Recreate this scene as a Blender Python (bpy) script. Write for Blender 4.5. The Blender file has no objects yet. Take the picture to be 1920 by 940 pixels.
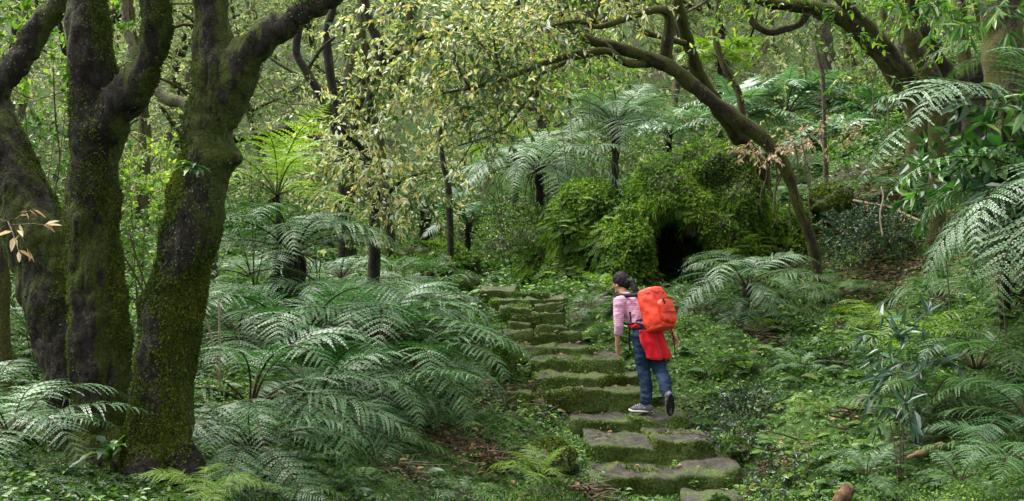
import bpy, bmesh, math, random
import numpy as np
from mathutils import Vector, Matrix, Euler

rng = np.random.default_rng(11)
random.seed(11)
scene = bpy.context.scene
COL = scene.collection
PI = math.pi

# ---------------------------------------------------------------- measures
# eye at the origin, looking along +Y.  at() turns a bearing read off the photograph plus a
# distance into a place in the world.
FPX, CX, CY = 2059.0, 960.0, 500.0


def at(px, py, d):
    return Vector(((px - CX) / FPX * d, d, -(py - CY) / FPX * d))


# ---------------------------------------------------------------- noise
def _hash(ix, iy, iz, seed):
    n = (ix * 374761393 + iy * 668265263 + iz * 1274126177 + seed * 974711) & 0xFFFFFFFF
    n = ((n ^ (n >> 13)) * 1103515245) & 0xFFFFFFFF
    n = ((n ^ (n >> 15)) * 668265263) & 0xFFFFFFFF
    n = n ^ (n >> 16)
    return (n & 0xFFFFFF) / float(0xFFFFFF)


def vnoise(p, seed=0):
    p = np.asarray(p, float)
    i = np.floor(p).astype(np.int64)
    f = p - i
    u = f * f * (3 - 2 * f)
    r = np.zeros(len(p))
    for dx in (0, 1):
        wx = u[:, 0] if dx else 1 - u[:, 0]
        for dy in (0, 1):
            wy = u[:, 1] if dy else 1 - u[:, 1]
            for dz in (0, 1):
                wz = u[:, 2] if dz else 1 - u[:, 2]
                r += wx * wy * wz * _hash(i[:, 0] + dx, i[:, 1] + dy, i[:, 2] + dz, seed)
    return r * 2 - 1


def fbm(p, seed=0, octv=4):
    p = np.asarray(p, float)
    r = np.zeros(len(p))
    a = 1.0
    for o in range(octv):
        r += a * vnoise(p * (2 ** o) + 13.7 * o, seed + o)
        a *= .5
    return r


def nrm(v):
    v = np.asarray(v, float)
    return v / (np.linalg.norm(v, axis=-1, keepdims=True) + 1e-9)


# ---------------------------------------------------------------- mesh building
class Acc:
    """collects vertices / faces, builds ONE mesh object"""

    def __init__(self):
        self.v, self.f4, self.f3, self.m4, self.m3, self.r, self.n = [], [], [], [], [], [], 0

    def add(self, v, quads=None, tris=None, rnd=None, mat=0):
        v = np.asarray(v, float).reshape(-1, 3)
        self.v.append(v)
        if quads is not None and len(quads):
            q = np.asarray(quads, np.int64) + self.n
            self.f4.append(q)
            self.m4.append(np.full(len(q), mat))
        if tris is not None and len(tris):
            t = np.asarray(tris, np.int64) + self.n
            self.f3.append(t)
            self.m3.append(np.full(len(t), mat))
        self.r.append(np.full(len(v), .5) if rnd is None else np.broadcast_to(np.asarray(rnd, float), (len(v),)))
        self.n += len(v)

    def merge(self, other, mat):
        for v, r in zip(other.v, other.r):
            self.v.append(v)
            self.r.append(r)
        self.f4 += [q + self.n for q in other.f4]
        self.f3 += [q + self.n for q in other.f3]
        self.m4 += [np.full(len(q), mat) for q in other.f4]
        self.m3 += [np.full(len(q), mat) for q in other.f3]
        self.n += other.n

    def mesh(self, name, mats, smooth=False):
        me = bpy.data.meshes.new(name)
        v = np.concatenate(self.v) if self.v else np.zeros((0, 3))
        f4 = np.concatenate(self.f4) if self.f4 else np.zeros((0, 4), np.int64)
        f3 = np.concatenate(self.f3) if self.f3 else np.zeros((0, 3), np.int64)
        m = np.concatenate([np.concatenate(self.m4) if self.m4 else np.zeros(0), np.concatenate(self.m3) if self.m3 else np.zeros(0)])
        me.vertices.add(len(v))
        me.vertices.foreach_set('co', v.astype(np.float32).ravel())
        loops = np.concatenate([f4.ravel(), f3.ravel()])
        me.loops.add(len(loops))
        me.loops.foreach_set('vertex_index', loops.astype(np.int32))
        tot = np.concatenate([np.full(len(f4), 4), np.full(len(f3), 3)])
        start = np.concatenate([[0], np.cumsum(tot)[:-1]]) if len(tot) else np.zeros(0)
        me.polygons.add(len(tot))
        me.polygons.foreach_set('loop_start', start.astype(np.int32))
        me.polygons.foreach_set('material_index', m.astype(np.int32))
        me.polygons.foreach_set('use_smooth', np.full(len(tot), bool(smooth)))
        at_ = me.attributes.new('rnd', 'FLOAT', 'POINT')
        at_.data.foreach_set('value', np.concatenate(self.r).astype(np.float32) if self.r else np.zeros(0, np.float32))
        me.update(calc_edges=True)
        me.validate()
        for mm in (mats if isinstance(mats, (list, tuple)) else [mats]):
            me.materials.append(mm)
        return me

    def build(self, name, mats, parent=None, smooth=False):
        o = bpy.data.objects.new(name, self.mesh(name, mats, smooth))
        COL.objects.link(o)
        if parent is not None:
            o.parent = parent
            o.location = tuple(-c for c in parent.location) if parent.type == 'EMPTY' else (0, 0, 0)
        return o


def empty(name, loc=(0, 0, 0)):
    o = bpy.data.objects.new(name, None)
    o.empty_display_size = .1
    o.location = loc
    COL.objects.link(o)
    return o


def tag(o, label=None, cat=None, group=None, kind=None):
    if label:
        o['label'] = label
    if cat:
        o['category'] = cat
    if group:
        o['group'] = group
    if kind:
        o['kind'] = kind
    return o


def mesh_arrays(me):
    v = np.zeros(len(me.vertices) * 3, np.float32)
    me.vertices.foreach_get('co', v)
    n = np.zeros(len(me.vertices) * 3, np.float32)
    me.vertices.foreach_get('normal', n)
    return v.reshape(-1, 3).astype(float), n.reshape(-1, 3).astype(float)


def set_co(me, v):
    me.vertices.foreach_set('co', np.asarray(v, np.float32).ravel())
    me.update()


def bake(o):
    """apply the modifiers of o without operators"""
    dg = bpy.context.evaluated_depsgraph_get()
    dg.update()
    me = bpy.data.meshes.new_from_object(o.evaluated_get(dg))
    mats = list(o.data.materials)
    o.modifiers.clear()
    o.data = me
    if not len(me.materials):
        for m in mats:
            me.materials.append(m)
    me.polygons.foreach_set('use_smooth', np.ones(len(me.polygons), bool))
    me.update()
    return me


def remesh(o, voxel, smooth=4, factor=.5):
    m = o.modifiers.new('r', 'REMESH')
    m.mode = 'VOXEL'
    m.voxel_size = voxel
    m.use_smooth_shade = True
    if smooth:
        s = o.modifiers.new('s', 'SMOOTH')
        s.factor = factor
        s.iterations = smooth
    return bake(o)


def sample_surface(me, n, weight=None):
    """n points on a mesh -> positions, normals"""
    v, _ = mesh_arrays(me)
    me.calc_loop_triangles()
    t = np.zeros(len(me.loop_triangles) * 3, np.int32)
    me.loop_triangles.foreach_get('vertices', t)
    t = t.reshape(-1, 3)
    a, b, c = v[t[:, 0]], v[t[:, 1]], v[t[:, 2]]
    cr = np.cross(b - a, c - a)
    ar = np.linalg.norm(cr, axis=1)
    nn = cr / (ar[:, None] + 1e-12)
    w = ar.copy()
    if weight is not None:
        w = w * weight((a + b + c) / 3, nn)
    w = np.maximum(w, 0)
    if w.sum() <= 0:
        return np.zeros((0, 3)), np.zeros((0, 3))
    idx = rng.choice(len(t), n, p=w / w.sum())
    r1 = np.sqrt(rng.random(n))[:, None]
    r2 = rng.random(n)[:, None]
    p = (1 - r1) * a[idx] + r1 * (1 - r2) * b[idx] + r1 * r2 * c[idx]
    return p, nn[idx]


# ---------------------------------------------------------------- tubes
def catmull(pts, per=6):
    pts = np.asarray([tuple(p) for p in pts], float)
    if len(pts) < 3:
        t = np.linspace(0, 1, per + 1)[:, None]
        return pts[0] * (1 - t) + pts[-1] * t
    p = np.vstack([2 * pts[0] - pts[1], pts, 2 * pts[-1] - pts[-2]])
    out = []
    for i in range(1, len(p) - 2):
        t = np.linspace(0, 1, per, endpoint=False)[:, None]
        a, b, c, d = p[i - 1], p[i], p[i + 1], p[i + 2]
        out.append(.5 * ((2 * b) + (c - a) * t + (2 * a - 5 * b + 4 * c - d) * t ** 2 + (3 * b - a - 3 * c + d) * t ** 3))
    out.append(p[-2][None])
    return np.vstack(out)


def tube(acc, pts, radii, seg=8, per=5, rough=0.0, freq=3.0, seed=0, mat=0, rnd=None, cap=True):
    c = catmull(pts, per)
    r = np.interp(np.linspace(0, 1, len(c)), np.linspace(0, 1, len(radii)), radii)
    tan = nrm(np.gradient(c, axis=0))
    ref = np.array([0., 0., 1.]) if abs(tan[0][2]) < .9 else np.array([1., 0., 0.])
    s = nrm(np.cross(tan[0], ref))
    ring = np.arange(seg) / seg * 2 * PI
    V = []
    for i in range(len(c)):
        s = nrm(s - tan[i] * np.dot(s, tan[i]))
        b = np.cross(tan[i], s)
        V.append(c[i] + r[i] * (np.cos(ring)[:, None] * s + np.sin(ring)[:, None] * b))
    V = np.array(V)
    if rough:
        off = fbm(V.reshape(-1, 3) * freq, seed, 3).reshape(V.shape[0], seg, 1)
        V = V + (V - c[:, None, :]) * off * rough
    i = np.arange(len(c) - 1)[:, None]
    j = np.arange(seg)[None, :]
    j2 = (j + 1) % seg
    q = np.stack([i * seg + j, i * seg + j2, (i + 1) * seg + j2, (i + 1) * seg + j], -1).reshape(-1, 4)
    v = V.reshape(-1, 3)
    tris = None
    if cap:
        n0 = len(v)
        v = np.vstack([v, c[0], c[-1]])
        L = (len(c) - 1) * seg
        tris = [(n0, (k + 1) % seg, k) for k in range(seg)] + [(n0 + 1, L + k, L + (k + 1) % seg) for k in range(seg)]
    acc.add(v, q, tris, rnd, mat)
    return c


def twigs(acc, A, B, C, r0, mat=0):
    """many thin three-sided twigs through A, B, C (arrays)"""
    n = len(A)
    if n == 0:
        return
    d = nrm(C - A)
    ref = np.where(np.abs(d[:, 2:3]) < .9, np.array([[0., 0., 1.]]), np.array([[1., 0., 0.]]))
    s = nrm(np.cross(d, ref))
    b = np.cross(d, s)
    rings = []
    for P_, k in ((A, 1.), (B, .75), (C, .35)):
        for a in (0, 2.094, 4.189):
            rings.append(P_ + (math.cos(a) * s + math.sin(a) * b) * (np.asarray(r0) * k).reshape(-1, 1))
    v = np.stack(rings, 1)
    q = []
    for k in (0, 3):
        for j in range(3):
            q.append((k + j, k + (j + 1) % 3, k + 3 + (j + 1) % 3, k + 3 + j))
    q = (np.array(q)[None] + (np.arange(n) * 9)[:, None, None]).reshape(-1, 4)
    acc.add(v.reshape(-1, 3), q, None, .5, mat)


# ---------------------------------------------------------------- leaves
def leaves(acc, base, d, up, L, W, fold=.2, curl=.25, rnd=None, mat=0):
    """lance-shaped leaves of two folded faces each; all arguments are arrays"""
    n = len(base)
    if n == 0:
        return
    d = nrm(d)
    s = nrm(np.cross(d, up))
    u = np.cross(s, d)
    L = np.broadcast_to(np.asarray(L, float), (n,))[:, None]
    W = np.broadcast_to(np.asarray(W, float), (n,))[:, None] * .5
    v = [base,
         base + d * L * .33 + s * W + u * (fold * W - curl * L * .05),
         base + d * L * .70 + s * W * .72 + u * (fold * W * .7 - curl * L * .35),
         base + d * L - u * curl * L * .7,
         base + d * L * .70 - s * W * .72 + u * (fold * W * .7 - curl * L * .35),
         base + d * L * .33 - s * W + u * (fold * W - curl * L * .05)]
    v = np.stack(v, 1).reshape(-1, 3)
    k = (np.arange(n) * 6)[:, None]
    q = np.concatenate([k + np.array([[0, 1, 2, 3]]), k + np.array([[0, 3, 4, 5]])])
    if rnd is None:
        rnd = rng.random(n)
    acc.add(v, q, None, np.repeat(np.broadcast_to(rnd, (n,)), 6), mat)


def rdir(n, z=(-1, 1)):
    a = rng.random(n) * 2 * PI
    zz = rng.uniform(z[0], z[1], n)
    r = np.sqrt(np.maximum(0, 1 - zz ** 2))
    return np.stack([r * np.cos(a), r * np.sin(a), zz], 1)


def sprays(lacc, tacc, starts, dirs, lens, n, size, droop=.5, hang=.6, wr=.38, tr=.006, tmat=0, bias=0., spread=.75):
    """leafy twigs: n leaves along each drooping twig"""
    S = len(starts)
    starts, dirs = np.asarray(starts, float), nrm(dirs)
    lens = np.broadcast_to(np.asarray(lens, float), (S,))
    down = np.array([0, 0, -1.])
    if tacc is not None:
        mid = starts + dirs * (lens * .5)[:, None] + down * (droop * lens * .25)[:, None]
        end = starts + dirs * lens[:, None] + down * (droop * lens)[:, None]
        twigs(tacc, starts, mid, end, np.full(S, tr), tmat)
    t = rng.random((S, n)) ** .75
    pos = starts[:, None] + dirs[:, None] * (lens[:, None] * t)[..., None] + down * (droop * lens[:, None] * t ** 2)[..., None]
    pos = pos.reshape(-1, 3)
    N = len(pos)
    d = np.repeat(dirs, n, 0) * .6 + rdir(N) * spread + down * hang * rng.uniform(.3, 1.3, (N, 1))
    up = rdir(N, (-.1, 1)) + np.array([0, 0, .7])
    sz = size * rng.uniform(.6, 1.25, N)
    leaves(lacc, pos, d, up, sz, sz * wr * rng.uniform(.8, 1.2, N), rnd=np.clip(rng.random(N) + bias, 0, 1))


# ---------------------------------------------------------------- materials
def newmat(name):
    m = bpy.data.materials.new(name)
    m.use_nodes = True
    nt = m.node_tree
    nt.nodes.clear()
    out = nt.nodes.new('ShaderNodeOutputMaterial')
    return m, nt, out


def N(nt, typ, **kw):
    n = nt.nodes.new(typ)
    for k, v in kw.items():
        if k == 'ins':
            for kk, vv in v.items():
                n.inputs[kk].default_value = vv
        else:
            setattr(n, k, v)
    return n


def ramp(nt, stops, interp='LINEAR'):
    r = nt.nodes.new('ShaderNodeValToRGB')
    cr = r.color_ramp
    cr.interpolation = interp
    while len(cr.elements) < len(stops):
        cr.elements.new(.5)
    for e, (p, c) in zip(cr.elements, stops):
        e.position = p
        e.color = (*c, 1) if len(c) == 3 else c
    return r


def leaf_mat(name, stops, rough=.45, spec=.5, transl=.3, tint=(.9, 1.25, .4), scale=None, obj_rnd=0.0):
    """leaf colours differ leaf by leaf (attribute rnd), and from plant to plant"""
    m, nt, out = newmat(name)
    lk = nt.links.new
    a = N(nt, 'ShaderNodeAttribute', attribute_name='rnd')
    src = a.outputs['Fac']
    if scale:
        geo = N(nt, 'ShaderNodeNewGeometry')
        no = N(nt, 'ShaderNodeTexNoise', ins={'Scale': scale, 'Detail': 3.})
        lk(geo.outputs['Position'], no.inputs['Vector'])
        mr = N(nt, 'ShaderNodeMapRange', ins={'From Min': .3, 'From Max': .7, 'To Min': -.35, 'To Max': .35})
        lk(no.outputs['Fac'], mr.inputs['Value'])
        ad = N(nt, 'ShaderNodeMath', operation='ADD', use_clamp=True)
        lk(src, ad.inputs[0])
        lk(mr.outputs[0], ad.inputs[1])
        src = ad.outputs[0]
    if obj_rnd:
        oi = N(nt, 'ShaderNodeObjectInfo')
        mr = N(nt, 'ShaderNodeMapRange', ins={'To Min': -obj_rnd, 'To Max': obj_rnd})
        lk(oi.outputs['Random'], mr.inputs['Value'])
        ad = N(nt, 'ShaderNodeMath', operation='ADD', use_clamp=True)
        lk(src, ad.inputs[0])
        lk(mr.outputs[0], ad.inputs[1])
        src = ad.outputs[0]
    r = ramp(nt, stops)
    lk(src, r.inputs['Fac'])
    p = N(nt, 'ShaderNodeBsdfPrincipled', ins={'Roughness': rough, 'Specular IOR Level': spec})
    lk(r.outputs['Color'], p.inputs['Base Color'])
    tr = N(nt, 'ShaderNodeBsdfTranslucent')
    mul = N(nt, 'ShaderNodeMix', data_type='RGBA', blend_type='MULTIPLY')
    mul.inputs['Factor'].default_value = 1.
    lk(r.outputs['Color'], mul.inputs['A'])
    mul.inputs['B'].default_value = (*tint, 1)
    lk(mul.outputs['Result'], tr.inputs['Color'])
    mx = N(nt, 'ShaderNodeMixShader')
    mx.inputs[0].default_value = transl
    lk(p.outputs[0], mx.inputs[1])
    lk(tr.outputs[0], mx.inputs[2])
    lk(mx.outputs[0], out.inputs['Surface'])
    return m


def bark_mat(name, bark, moss, moss_amt=.5, lichen=.12, scale=1., lichen_col=(.20, .21, .16)):
    m, nt, out = newmat(name)
    lk = nt.links.new
    geo = N(nt, 'ShaderNodeNewGeometry')
    mp = N(nt, 'ShaderNodeMapping')
    mp.inputs['Scale'].default_value = (1, 1, .6)
    lk(geo.outputs['Position'], mp.inputs['Vector'])
    n1 = N(nt, 'ShaderNodeTexNoise', ins={'Scale': 9 * scale, 'Detail': 6., 'Roughness': .65})
    n2 = N(nt, 'ShaderNodeTexNoise', ins={'Scale': 2.3 * scale, 'Detail': 5., 'Roughness': .6})
    n3 = N(nt, 'ShaderNodeTexNoise', ins={'Scale': 34 * scale, 'Detail': 5., 'Roughness': .75})
    nc = N(nt, 'ShaderNodeTexVoronoi', feature='DISTANCE_TO_EDGE', ins={'Scale': 17 * scale, 'Randomness': 1.})
    n4 = N(nt, 'ShaderNodeTexNoise', ins={'Scale': 60 * scale, 'Detail': 4., 'Roughness': .7})
    n5 = N(nt, 'ShaderNodeTexNoise', ins={'Scale': 4.5 * scale, 'Detail': 3.})
    wob = N(nt, 'ShaderNodeMix', data_type='RGBA', blend_type='ADD')
    wob.inputs['Factor'].default_value = .12
    lk(mp.outputs[0], wob.inputs['A'])
    lk(n1.outputs['Color'], wob.inputs['B'])
    lk(wob.outputs['Result'], nc.inputs['Vector'])
    for n in (n1, n2, n4):
        lk(mp.outputs[0], n.inputs['Vector'])
    for n in (n3, n5):
        lk(geo.outputs['Position'], n.inputs['Vector'])
    r1 = ramp(nt, [(.3, tuple(c * .45 for c in bark)), (.5, bark), (.72, tuple(c * 1.9 for c in bark))])
    lk(n1.outputs['Fac'], r1.inputs['Fac'])
    ck = N(nt, 'ShaderNodeMapRange', ins={'From Min': 0., 'From Max': .10, 'To Min': .35, 'To Max': 1.})
    lk(nc.outputs['Distance'], ck.inputs['Value'])
    r1m = N(nt, 'ShaderNodeMix', data_type='RGBA', blend_type='MULTIPLY')
    r1m.inputs['Factor'].default_value = 1.
    lk(r1.outputs['Color'], r1m.inputs['A'])
    lk(ck.outputs[0], r1m.inputs['B'])
    # moss: patches, more of it where the bark faces up, left or right
    sep = N(nt, 'ShaderNodeSeparateXYZ')
    lk(geo.outputs['Normal'], sep.inputs[0])
    ab = N(nt, 'ShaderNodeMath', operation='ABSOLUTE')
    lk(sep.outputs['X'], ab.inputs[0])
    up = N(nt, 'ShaderNodeMath', operation='MAXIMUM')
    lk(ab.outputs[0], up.inputs[0])
    lk(sep.outputs['Z'], up.inputs[1])
    sc = N(nt, 'ShaderNodeMath', operation='MULTIPLY_ADD')
    lk(up.outputs[0], sc.inputs[0])
    sc.inputs[1].default_value = .30
    lk(n2.outputs['Fac'], sc.inputs[2])
    fine = N(nt, 'ShaderNodeMath', operation='MULTIPLY_ADD')
    lk(n4.outputs['Fac'], fine.inputs[0])
    fine.inputs[1].default_value = .3
    lk(sc.outputs[0], fine.inputs[2])
    mr = N(nt, 'ShaderNodeMapRange', ins={'From Min': .93 - moss_amt * .35, 'From Max': 1.03 - moss_amt * .35})
    lk(fine.outputs[0], mr.inputs['Value'])
    rm = ramp(nt, [(.3, tuple(c * .5 for c in moss)), (.55, moss), (.75, tuple(c * 1.7 for c in moss))])
    lk(n4.outputs['Fac'], rm.inputs['Fac'])
    mx = N(nt, 'ShaderNodeMix', data_type='RGBA')
    lk(mr.outputs[0], mx.inputs['Factor'])
    lk(r1m.outputs['Result'], mx.inputs['A'])
    lk(rm.outputs['Color'], mx.inputs['B'])
    # lichen specks
    ls = N(nt, 'ShaderNodeMapRange', ins={'From Min': .55, 'From Max': .64})
    lk(n3.outputs['Fac'], ls.inputs['Value'])
    g5 = N(nt, 'ShaderNodeMath', operation='GREATER_THAN')
    lk(n5.outputs['Fac'], g5.inputs[0])
    g5.inputs[1].default_value = .62 - lichen
    an = N(nt, 'ShaderNodeMath', operation='MULTIPLY')
    lk(ls.outputs[0], an.inputs[0])
    lk(g5.outputs[0], an.inputs[1])
    an2 = N(nt, 'ShaderNodeMath', operation='MULTIPLY')
    lk(an.outputs[0], an2.inputs[0])
    an2.inputs[1].default_value = .7
    mx2 = N(nt, 'ShaderNodeMix', data_type='RGBA')
    lk(an2.outputs[0], mx2.inputs['Factor'])
    lk(mx.outputs['Result'], mx2.inputs['A'])
    mx2.inputs['B'].default_value = (*lichen_col, 1)
    p = N(nt, 'ShaderNodeBsdfPrincipled', ins={'Roughness': .85, 'Specular IOR Level': .25})
    lk(mx2.outputs['Result'], p.inputs['Base Color'])
    ad0 = N(nt, 'ShaderNodeMath', operation='ADD')
    lk(n1.outputs['Fac'], ad0.inputs[0])
    lk(n4.outputs['Fac'], ad0.inputs[1])
    ad = N(nt, 'ShaderNodeMath', operation='MULTIPLY_ADD')
    lk(ck.outputs[0], ad.inputs[0])
    ad.inputs[1].default_value = .5
    lk(ad0.outputs[0], ad.inputs[2])
    bu = N(nt, 'ShaderNodeBump', ins={'Strength': 1., 'Distance': .045 / scale})
    lk(ad.outputs[0], bu.inputs['Height'])
    lk(bu.outputs[0], p.inputs['Normal'])
    lk(p.outputs[0], out.inputs['Surface'])
    return m


def noise_mat(name, stops, scale=6., detail=6., rough=.85, spec=.2, bump=.5, bdist=.02, stops2=None, scale2=1.2, lo=.45, hi=.58, coord='Position', sheen=0.):
    """mottled surface; stops2 is a second set of colours laid over in patches"""
    m, nt, out = newmat(name)
    lk = nt.links.new
    if coord == 'Position':
        src = N(nt, 'ShaderNodeNewGeometry').outputs['Position']
    else:
        src = N(nt, 'ShaderNodeTexCoord').outputs['Object']
    n1 = N(nt, 'ShaderNodeTexNoise', ins={'Scale': scale, 'Detail': detail, 'Roughness': .65})
    lk(src, n1.inputs['Vector'])
    r1 = ramp(nt, stops)
    lk(n1.outputs['Fac'], r1.inputs['Fac'])
    col = r1.outputs['Color']
    if stops2:
        n2 = N(nt, 'ShaderNodeTexNoise', ins={'Scale': scale2, 'Detail': 7., 'Roughness': .62})
        lk(src, n2.inputs['Vector'])
        mr = N(nt, 'ShaderNodeMapRange', ins={'From Min': lo, 'From Max': hi})
        lk(n2.outputs['Fac'], mr.inputs['Value'])
        r2 = ramp(nt, stops2)
        lk(n1.outputs['Fac'], r2.inputs['Fac'])
        mx = N(nt, 'ShaderNodeMix', data_type='RGBA')
        lk(mr.outputs[0], mx.inputs['Factor'])
        lk(col, mx.inputs['A'])
        lk(r2.outputs['Color'], mx.inputs['B'])
        col = mx.outputs['Result']
    p = N(nt, 'ShaderNodeBsdfPrincipled', ins={'Roughness': rough, 'Specular IOR Level': spec})
    if sheen:
        p.inputs['Sheen Weight'].default_value = sheen
    lk(col, p.inputs['Base Color'])
    if bump:
        bu = N(nt, 'ShaderNodeBump', ins={'Strength': bump, 'Distance': bdist})
        lk(n1.outputs['Fac'], bu.inputs['Height'])
        lk(bu.outputs[0], p.inputs['Normal'])
    lk(p.outputs[0], out.inputs['Surface'])
    return m


def stone_mat(name='mossy_stone', lo=.26, hi=.39, dark=.8):
    """grey worn tread on top, dark stone with moss on the risers"""
    m, nt, out = newmat(name)
    lk = nt.links.new
    geo = N(nt, 'ShaderNodeNewGeometry')
    n1 = N(nt, 'ShaderNodeTexNoise', ins={'Scale': 14., 'Detail': 8., 'Roughness': .7})
    n2 = N(nt, 'ShaderNodeTexNoise', ins={'Scale': 3.2, 'Detail': 6., 'Roughness': .65})
    n3 = N(nt, 'ShaderNodeTexNoise', ins={'Scale': 45., 'Detail': 4., 'Roughness': .7})
    for n in (n1, n2, n3):
        lk(geo.outputs['Position'], n.inputs['Vector'])
    rs = ramp(nt, [(.3, tuple(dark * c for c in (.012, .011, .009))), (.5, tuple(dark * c for c in (.040, .035, .028))), (.72, tuple(dark * c for c in (.105, .092, .074)))])
    lk(n1.outputs['Fac'], rs.inputs['Fac'])
    rm = ramp(nt, [(.3, (.012, .022, .004)), (.5, (.040, .064, .008)), (.7, (.10, .135, .018))])
    lk(n3.outputs['Fac'], rm.inputs['Fac'])
    sep = N(nt, 'ShaderNodeSeparateXYZ')
    lk(geo.outputs['Normal'], sep.inputs[0])
    ma = N(nt, 'ShaderNodeMath', operation='MULTIPLY_ADD')
    lk(sep.outputs['Z'], ma.inputs[0])
    ma.inputs[1].default_value = -.215
    lk(n2.outputs['Fac'], ma.inputs[2])
    mr = N(nt, 'ShaderNodeMapRange', ins={'From Min': lo, 'From Max': hi})
    lk(ma.outputs[0], mr.inputs['Value'])
    mx = N(nt, 'ShaderNodeMix', data_type='RGBA')
    lk(mr.outputs[0], mx.inputs['Factor'])
    lk(rs.outputs['Color'], mx.inputs['A'])
    lk(rm.outputs['Color'], mx.inputs['B'])
    p = N(nt, 'ShaderNodeBsdfPrincipled', ins={'Roughness': .8, 'Specular IOR Level': .3})
    lk(mx.outputs['Result'], p.inputs['Base Color'])
    ad = N(nt, 'ShaderNodeMath', operation='ADD')
    lk(n1.outputs['Fac'], ad.inputs[0])
    lk(n3.outputs['Fac'], ad.inputs[1])
    bu = N(nt, 'ShaderNodeBump', ins={'Strength': .8, 'Distance': .02})
    lk(ad.outputs[0], bu.inputs['Height'])
    lk(bu.outputs[0], p.inputs['Normal'])
    lk(p.outputs[0], out.inputs['Surface'])
    return m


def plain_mat(name, col, rough=.6, spec=.4, var=.25, scale=30., bump=.2, bdist=.004, coord='Object', sheen=0., transl=0):
    return noise_mat(name, [(.3, tuple(c * (1 - var) for c in col)), (.7, tuple(min(1, c * (1 + var)) for c in col))],
                     scale=scale, detail=4., rough=rough, spec=spec, bump=bump, bdist=bdist, coord=coord, sheen=sheen)


M = {}
M['ground'] = noise_mat('forest_soil', [(.3, (.010, .008, .006)), (.5, (.030, .022, .014)), (.7, (.06, .042, .026))], 11., 8.,
                        stops2=[(.3, (.012, .022, .006)), (.5, (.03, .065, .010)), (.7, (.06, .12, .016))], scale2=.9, lo=.36, hi=.50, bump=1., bdist=.05)
M['stone'] = stone_mat()
M['stone_green'] = stone_mat('very_mossy_stone', .20, .36, .7)
M['bark_near'] = bark_mat('mossy_bark', (.021, .016, .012), (.048, .066, .005), .44, .09, lichen_col=(.115, .12, .08))
M['bark_dark'] = bark_mat('dark_bark', (.016, .013, .010), (.036, .042, .009), .42, .02, 1.3)
M['bark_moss'] = bark_mat('green_bark', (.030, .023, .014), (.072, .076, .012), .72, .06, 1.2)
M['bark_olive'] = bark_mat('olive_bark', (.062, .052, .026), (.085, .088, .018), .55, .08, 1.1)
M['bark_pale'] = bark_mat('pale_bark', (.10, .085, .06), (.11, .12, .05), .55, .12, .9, (.3, .3, .24))
M['fern_trunk'] = bark_mat('fibrous_fern_trunk', (.018, .013, .010), (.03, .03, .01), .15, -.2, 2.)
M['twig'] = noise_mat('brown_twig', [(.3, (.03, .022, .014)), (.7, (.10, .075, .05))], 20., 3.)
M['twig_pale'] = noise_mat('pale_dry_twig', [(.3, (.14, .11, .075)), (.7, (.30, .24, .17))], 20., 3.)
M['log'] = noise_mat('rotting_wood', [(.3, (.03, .018, .009)), (.5, (.085, .05, .026)), (.75, (.17, .115, .06))], 16., 6., stops2=[(.3, (.03, .045, .01)), (.7, (.09, .11, .02))], scale2=5.)
M['moss_tuft'] = leaf_mat('moss_tuft', [(0, (.014, .024, .002)), (.5, (.048, .068, .005)), (1, (.12, .145, .012))], .7, .2, .3, scale=2.)
M['moss_green'] = leaf_mat('moss_green', [(0, (.016, .044, .005)), (.45, (.052, .108, .010)), (.8, (.105, .185, .020)), (1, (.17, .25, .03))], .6, .3, .35, scale=1.1)
M['moss_mound'] = leaf_mat('moss_mound', [(0, (.014, .038, .006)), (.4, (.062, .126, .012)), (.75, (.138, .225, .020)), (1, (.25, .33, .04))], .6, .25, .35, scale=1.6)
M['carpet'] = leaf_mat('carpet_leaf', [(0, (.008, .032, .006)), (.35, (.036, .098, .010)), (.7, (.105, .205, .018)), (1, (.20, .30, .032))], .5, .4, .35, scale=.7)
M['herb'] = leaf_mat('herb_leaf', [(0, (.012, .042, .010)), (.45, (.050, .115, .016)), (.8, (.105, .195, .022)), (1, (.19, .27, .04))], .4, .5, .3, scale=.6)
M['litter'] = leaf_mat('dead_leaf', [(0, (.025, .014, .008)), (.5, (.085, .048, .022)), (.85, (.19, .11, .05)), (1, (.33, .20, .09))], .7, .2, .1, (1, .8, .5))
M['crown_pale'] = leaf_mat('pale_glinting_leaf', [(0, (.025, .070, .018)), (.30, (.060, .125, .030)), (.48, (.22, .28, .08)), (.68, (.50, .50, .17)), (.80, (.58, .50, .20)), (.86, (.58, .34, .08)), (.90, (.62, .64, .54)), (1, (.66, .69, .64))], .36, .6, .42, (1.05, 1.15, .75), scale=1.2)  # the greyish-white stops paint sky reflections on some leaves
M['crown_green'] = leaf_mat('fresh_canopy_leaf', [(0, (.03, .085, .012)), (.5, (.09, .20, .024)), (.85, (.19, .31, .045)), (1, (.31, .39, .08))], .45, .5, .45, (1.1, 1.2, .4), scale=.8)
M['crown_olive'] = leaf_mat('olive_canopy_leaf', [(0, (.030, .068, .018)), (.5, (.115, .18, .050)), (.85, (.24, .30, .10)), (1, (.38, .42, .20))], .5, .4, .4, (1.05, 1.1, .75), scale=.5)
M['crown_far'] = leaf_mat('hazed_canopy_leaf', [(0, (.08, .12, .045)), (.5, (.22, .28, .11)), (.85, (.38, .43, .19)), (1, (.52, .54, .32))], .55, .4, .4, (1.05, 1.1, .8), scale=.25)  # lightened leaf colour stands in for distance haze
M['shrub_dark'] = leaf_mat('dark_shrub_leaf', [(0, (.008, .026, .014)), (.5, (.022, .06, .026)), (1, (.055, .11, .04))], .35, .55, .25, scale=1.)
M['broad'] = leaf_mat('broad_glossy_leaf', [(0, (.012, .042, .014)), (.5, (.035, .10, .025)), (.85, (.08, .17, .035)), (1, (.15, .24, .06))], .3, .6, .35, scale=None)
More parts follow.
